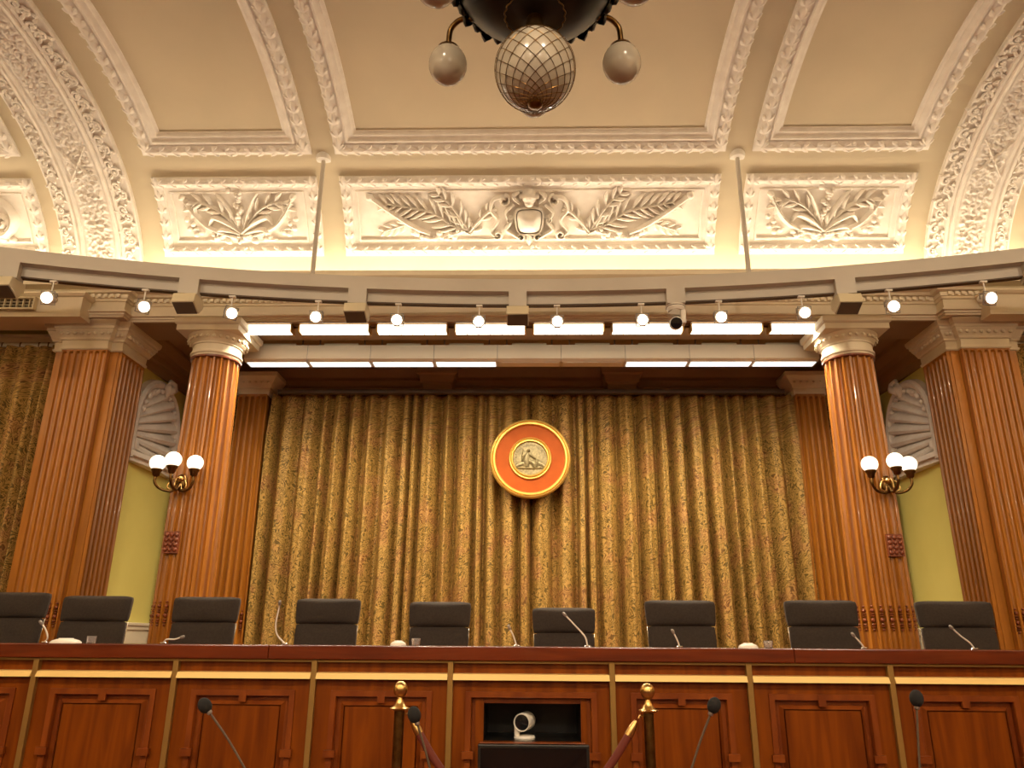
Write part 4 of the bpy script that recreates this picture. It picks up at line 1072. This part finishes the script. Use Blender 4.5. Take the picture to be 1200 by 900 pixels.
# ---------------------------------------------------------------- seats behind the desk
def chair(x, y, top, wdt, label, rz):
    t = thing('swivel_chair', label, 'chair', (x, y, -.9), 'charcoal swivel chairs behind the desk', rz)
    H = top + .9; w_ = wdt/2
    def pad(mb, z0, z1, wb, wt, y0, th, lean, bul=.02):
        def fn(side):
            def f(u, v):
                a = 2*u - 1; b = 2*v - 1
                e = (1 - max(abs(a)**10, abs(b)**8))
                ww = wb + (wt - wb)*v; z = z0 + (z1 - z0)*v
                rx = 1 - .035*abs(b)**6; rz_ = b*(1 - .0*abs(a))
                return (a*ww*rx, y0 + lean*(z - z0) + side*(th/2)*(.35 + .65*max(0, e)**.5) + side*bul*(1 - a*a)*(1 - b*b) + .035*a*a*-1, z - .012*(abs(a)**8)*(b > .6))
            return f
        n0 = len(mb.v)
        mb.grid(18, 14, fn(-1)); mb.grid(18, 14, fn(1))
        # stitch edges
        N_ = 19*15; idx = [i for i in range(19)] + [19*j + 18 for j in range(1, 15)] + [14*19 + i for i in range(17, -1, -1)] + [19*j for j in range(13, 0, -1)]
        for i in range(len(idx)):
            p, q_ = idx[i], idx[(i + 1) % len(idx)]
            mb.f.append((n0 + p, n0 + q_, n0 + N_ + q_, n0 + N_ + p))
        return mb
    pad(MB(), H - .195, H, w_*.965, w_*1.0, .20, .085, .10).build('headrest_cushion', 'charcoal_fabric', t, 70)
    pad(MB(), .50, H - .19, w_*.90, w_*.955, .145, .07, .10).build('back_cushion', 'charcoal_fabric', t, 70)
    mb = MB(); pad(mb, -.25, .25, w_*.95, w_*.95, 0, .1, 0, .015)
    o = mb.build('seat', 'charcoal_fabric', t, 70); o.matrix_basis = Matrix.Translation((0, -.05, .46)) @ Matrix.Rotation(pi/2, 4, 'X')
    for s2 in (-1, 1):
        MB().tube(bez([(s2*w_*.89, .12, .5), (s2*w_*.915, .15, H - .45), (s2*w_*.945, .18, H - .2)], 6), .005, 6).build('side_frame', 'chrome', t, 80)
        MB().tube(bez([(s2*w_*.95, -.2, .44), (s2*(w_ + .03), -.2, .60), (s2*(w_ + .03), -.05, .64), (s2*(w_ + .03), .08, .62), (s2*w_*.95, .16, .58)], 5), .012, 6).build('armrest', 'chrome', t, 80)
    MB().tube([(0, -.02, .12), (0, -.02, .25), (0, -.02, .42)], [.035, .03, .025], 10).build('gas_column', 'chrome', t, 60)
    for k in range(5):
        a = 2*pi*k/5 + .3
        lg = MB().tube([(0, -.02, .13), (.15*cos(a), .15*sin(a) - .02, .11), (.28*cos(a), .28*sin(a) - .02, .085)], [.03, .022, .018], 7).build('leg', 'chrome', t, 60)
        MB().ball((.28*cos(a), .28*sin(a) - .02, .0345), .034, 10, 8, (.7, .7, 1)).build('castor', 'black_plastic', lg, 80)
CH = [(-4.06, 6.05, .342, .54, 'leftmost charcoal swivel chair, cut by the frame edge', .05), (-3.40, 6.05, .318, .545, 'charcoal swivel chair before the left square pier, above a white dish', .03),
      (-2.56, 6.12, .318, .53, 'charcoal swivel chair before the left round column', .02), (-1.60, 6.16, .312, .515, 'charcoal swivel chair with creased headrest, before the left half of curtain, left one', 0),
      (-.715, 6.22, .296, .495, 'charcoal swivel chair before the left half of curtain, nearest the medallion', 0), (.268, 6.18, .254, .50, 'lowest charcoal swivel chair, below the round medallion', -.02),
      (1.175, 6.1, .312, .55, 'charcoal swivel chair before the right half of curtain, nearest the medallion', 0), (2.24, 6.05, .316, .55, 'charcoal swivel chair between right pilaster and right round column', -.04),
      (3.22, 5.99, .312, .565, 'rightmost charcoal swivel chair, before the green wall and right pier', -.06)]
for c in CH: chair(*c)

# ---------------------------------------------------------------- things on the desk
def dmic(pts, label, base_y=5.35):
    t = thing('desk_microphone', label, 'microphone', (pts[0][0], base_y, -.033), 'white gooseneck microphones on the desk')
    P = [(x - pts[0][0], 0 - .02*i, z + .033) for i, (x, z) in enumerate(pts)]
    P[0] = (0, 0, .006)
    MB().lathe([(.02, 0), (.024, .004), (.018, .010), (.0005, .011)], 14).build('base', 'chrome', t, 40)
    C = bez(P, 8); MB().tube(C, .0052, 7).build('gooseneck', 'white_metal', t, 80)
    d = (C[-1] - C[-2]).normalized(); M = d.to_track_quat('Z', 'Y').to_matrix().to_4x4(); M.translation = C[-1]
    MB().lathe([(.005, -.005), (.009, 0), (.0105, .012), (.009, .026), (.004, .031)], 12, M).build('capsule', 'grey_metal', t, 60)
dmic([(-3.24, -.03), (-3.215, .0), (-3.225, .05), (-3.245, .085)], 'white gooseneck microphone in front of the left square pier')
dmic([(-2.44, -.03), (-2.41, -.005), (-2.35, -.004), (-2.30, .008)], 'white gooseneck microphone bent nearly flat before the third chair')
dmic([(-1.625, -.03), (-1.675, .03), (-1.685, .10), (-1.668, .19), (-1.66, .22)], 'tall white curved gooseneck microphone at the left side of a chair')
dmic([(-.085, -.03), (-.105, .03), (-.128, .075)], 'short white gooseneck microphone left of the lowest chair')
dmic([(.382, -.03), (.365, .03), (.30, .10), (.24, .16)], 'long white gooseneck microphone in front of the lowest chair')
dmic([(.985, -.03), (.97, .01), (.945, .055)], 'short white gooseneck microphone before the chair right of the medallion')
dmic([(2.185, -.03), (2.16, .0), (2.115, .045)], 'short white gooseneck microphone before the chair beside the right column')
dmic([(2.895, -.03), (2.86, .01), (2.80, .05), (2.745, .095)], 'white gooseneck microphone before the rightmost chair')
def dish(x, r, label):
    t = thing('upturned_dish', label, 'dish', (x, 5.3, -.033), 'white dishes on the desk')
    MB().lathe([(r, 0), (r*1.0, .006), (r*.85, .018), (r*.55, .026), (r*.5, .026), (r*.45, .032), (.0005, .032)], 28).build('bowl_body', 'white_metal', t, 60)
dish(-3.07, .095, 'large white dish upturned on the desk before the second chair from left')
dish(-.86, .052, 'small white dish upturned on the desk left of the middle')
dish(1.42, .062, 'white dish upturned on the desk right of the middle')
def glass(x, label):
    t = thing('drinking_glass', label, 'glass', (x, 5.3, -.033), 'glasses on the desk')
    MB().lathe([(.022, 0), (.026, .002), (.030, .045), (.028, .046), (.022, .006), (.001, .006)], 20).build('glass_body', 'clear_glass', t, 40)
glass(-2.90, 'clear short glass on the desk beside the large dish')
glass(-.745, 'clear short glass on the desk beside the small dish left of the middle')
glass(1.55, 'clear short glass on the desk beside the dish right of the middle')

# ---------------------------------------------------------------- public side: posts, rope, table with microphones
for x, lab in ((-.658, 'brass barrier post with ball top, left of the pigeonhole'), (.598, 'brass barrier post with ball top, right of the pigeonhole')):
    t = thing('barrier_post', lab, 'barrier post', (x, 4.2, -1.2), 'brass barrier posts')
    MB().lathe([(.02, 0), (.16, 0), (.165, .012), (.15, .028), (.06, .04), (.035, .06), (.02, .06)], 32).build('base', 'brass', t, 40)
    MB().lathe([(.02, .05), (.0255, .05), (.0255, .865), (.02, .865)], 20).build('pole', 'dark_brass', t, 40)
    MB().lathe([(.02, .86), (.045, .868), (.05, .874), (.032, .882), (.022, .90), (.012, .92), (.012, .93)], 24).build('collar', 'brass', t, 40)
    MB().ball((0, 0, .962), .036, 24, 16, (1, 1, 1.12)).build('finial_ball', 'brass', t, 180)
    sg = 1 if x < 0 else -1
    MB().tube([(sg*.025, 0, .845), (sg*.045, 0, .85), (sg*.05, 0, .835)], .006, 6).build('rope_ring', 'brass', t, 60)
t = thing('barrier_rope', 'dark red barrier rope sagging between the two brass posts', 'rope', (-.03, 4.2, -.85))
L2 = .565
pts = [(L2*(-1 + 2*i/80), 0, -.48*(1 - (-1 + 2*i/80)**2) + .475) for i in range(81)]
pts = [(x, y, z) for x, y, z in pts]
MB().tube(pts[3:78], .020, 12).build('rope', 'rope_red', t, 80)
for seg in (pts[:4], pts[77:]):
    MB().tube(seg, [.010, .018, .022, .022] if seg[0][0] < -.5 else [.022, .022, .018, .010], 12).build('end_sleeve', 'brass', t, 60)
t = thing('witness_table', 'plain wooden table holding the front microphones, below the picture edge', 'table', (0, 2.5, -1.2))
MB().box(-1.5, 1.5, -.35, .35, .66, .70).build('tabletop', 'desk_top', t, 0, .005)
for sx in (-1, 1):
    for sy in (-1, 1): MB().box(sx*1.42 - .03, sx*1.42 + .03, sy*.28 - .03, sy*.28 + .03, 0, .66).build('leg', 'desk_wood', t, 0)
def fmic(x, z, x1, z1, label):
    bx = x1 + (x1 - x)*.45
    t = thing('stand_microphone', label, 'microphone', (bx, 2.6, -.5), 'black foam microphones at the front')
    z0 = -.5
    MB().lathe([(.03, 0), (.045, 0), (.045, .012), (.02, .02), (.0005, .021)], 18).build('base', 'black_plastic', t, 40)
    k_ = (x1 - x)/(z - z1)
    C = bez([(0, 0, .015), (x1 + k_*(z1 - z0)*.55 - bx, 0, (z1 - z0)*.45), (x1 - bx, 0, z1 - z0), ((x + x1)/2 - bx + .04*(x1 - x), 0, (z + z1)/2 - z0), (x - bx, 0, z - z0)], 8)
    MB().tube(C, .0036, 8).build('gooseneck', 'dark_grille', t, 80)
    d = (C[-1] - C[-3]).normalized(); M = d.to_track_quat('Z', 'Y').to_matrix().to_4x4(); M.translation = C[-1]
    MB().lathe([(.006, -.028), (.008, -.026), (.009, -.01), (.004, .0)], 10, M).build('collar', 'grey_metal', t, 60)
    MB().ball((0, 0, .004), 1, 18, 12, (.0205, .0205, .0255), M).build('foam_windscreen', 'black_foam', t, 180)
fmic(-1.022, -.203, -.86, -.40, 'black foam microphone on a gooseneck, leftmost of the front four')
fmic(-.359, -.225, -.302, -.38, 'black foam microphone on a gooseneck beside the left brass post')
fmic(.573, -.190, .487, -.38, 'black foam microphone on a gooseneck, just right of the right brass post')
fmic(1.202, -.165, 1.180, -.37, 'black foam microphone on an upright gooseneck, rightmost of the front four')

# ---------------------------------------------------------------- lift everything so that the floor lies at z = 0
for o in list(COL.objects):
    if o.parent is None: o.location.z += EYE
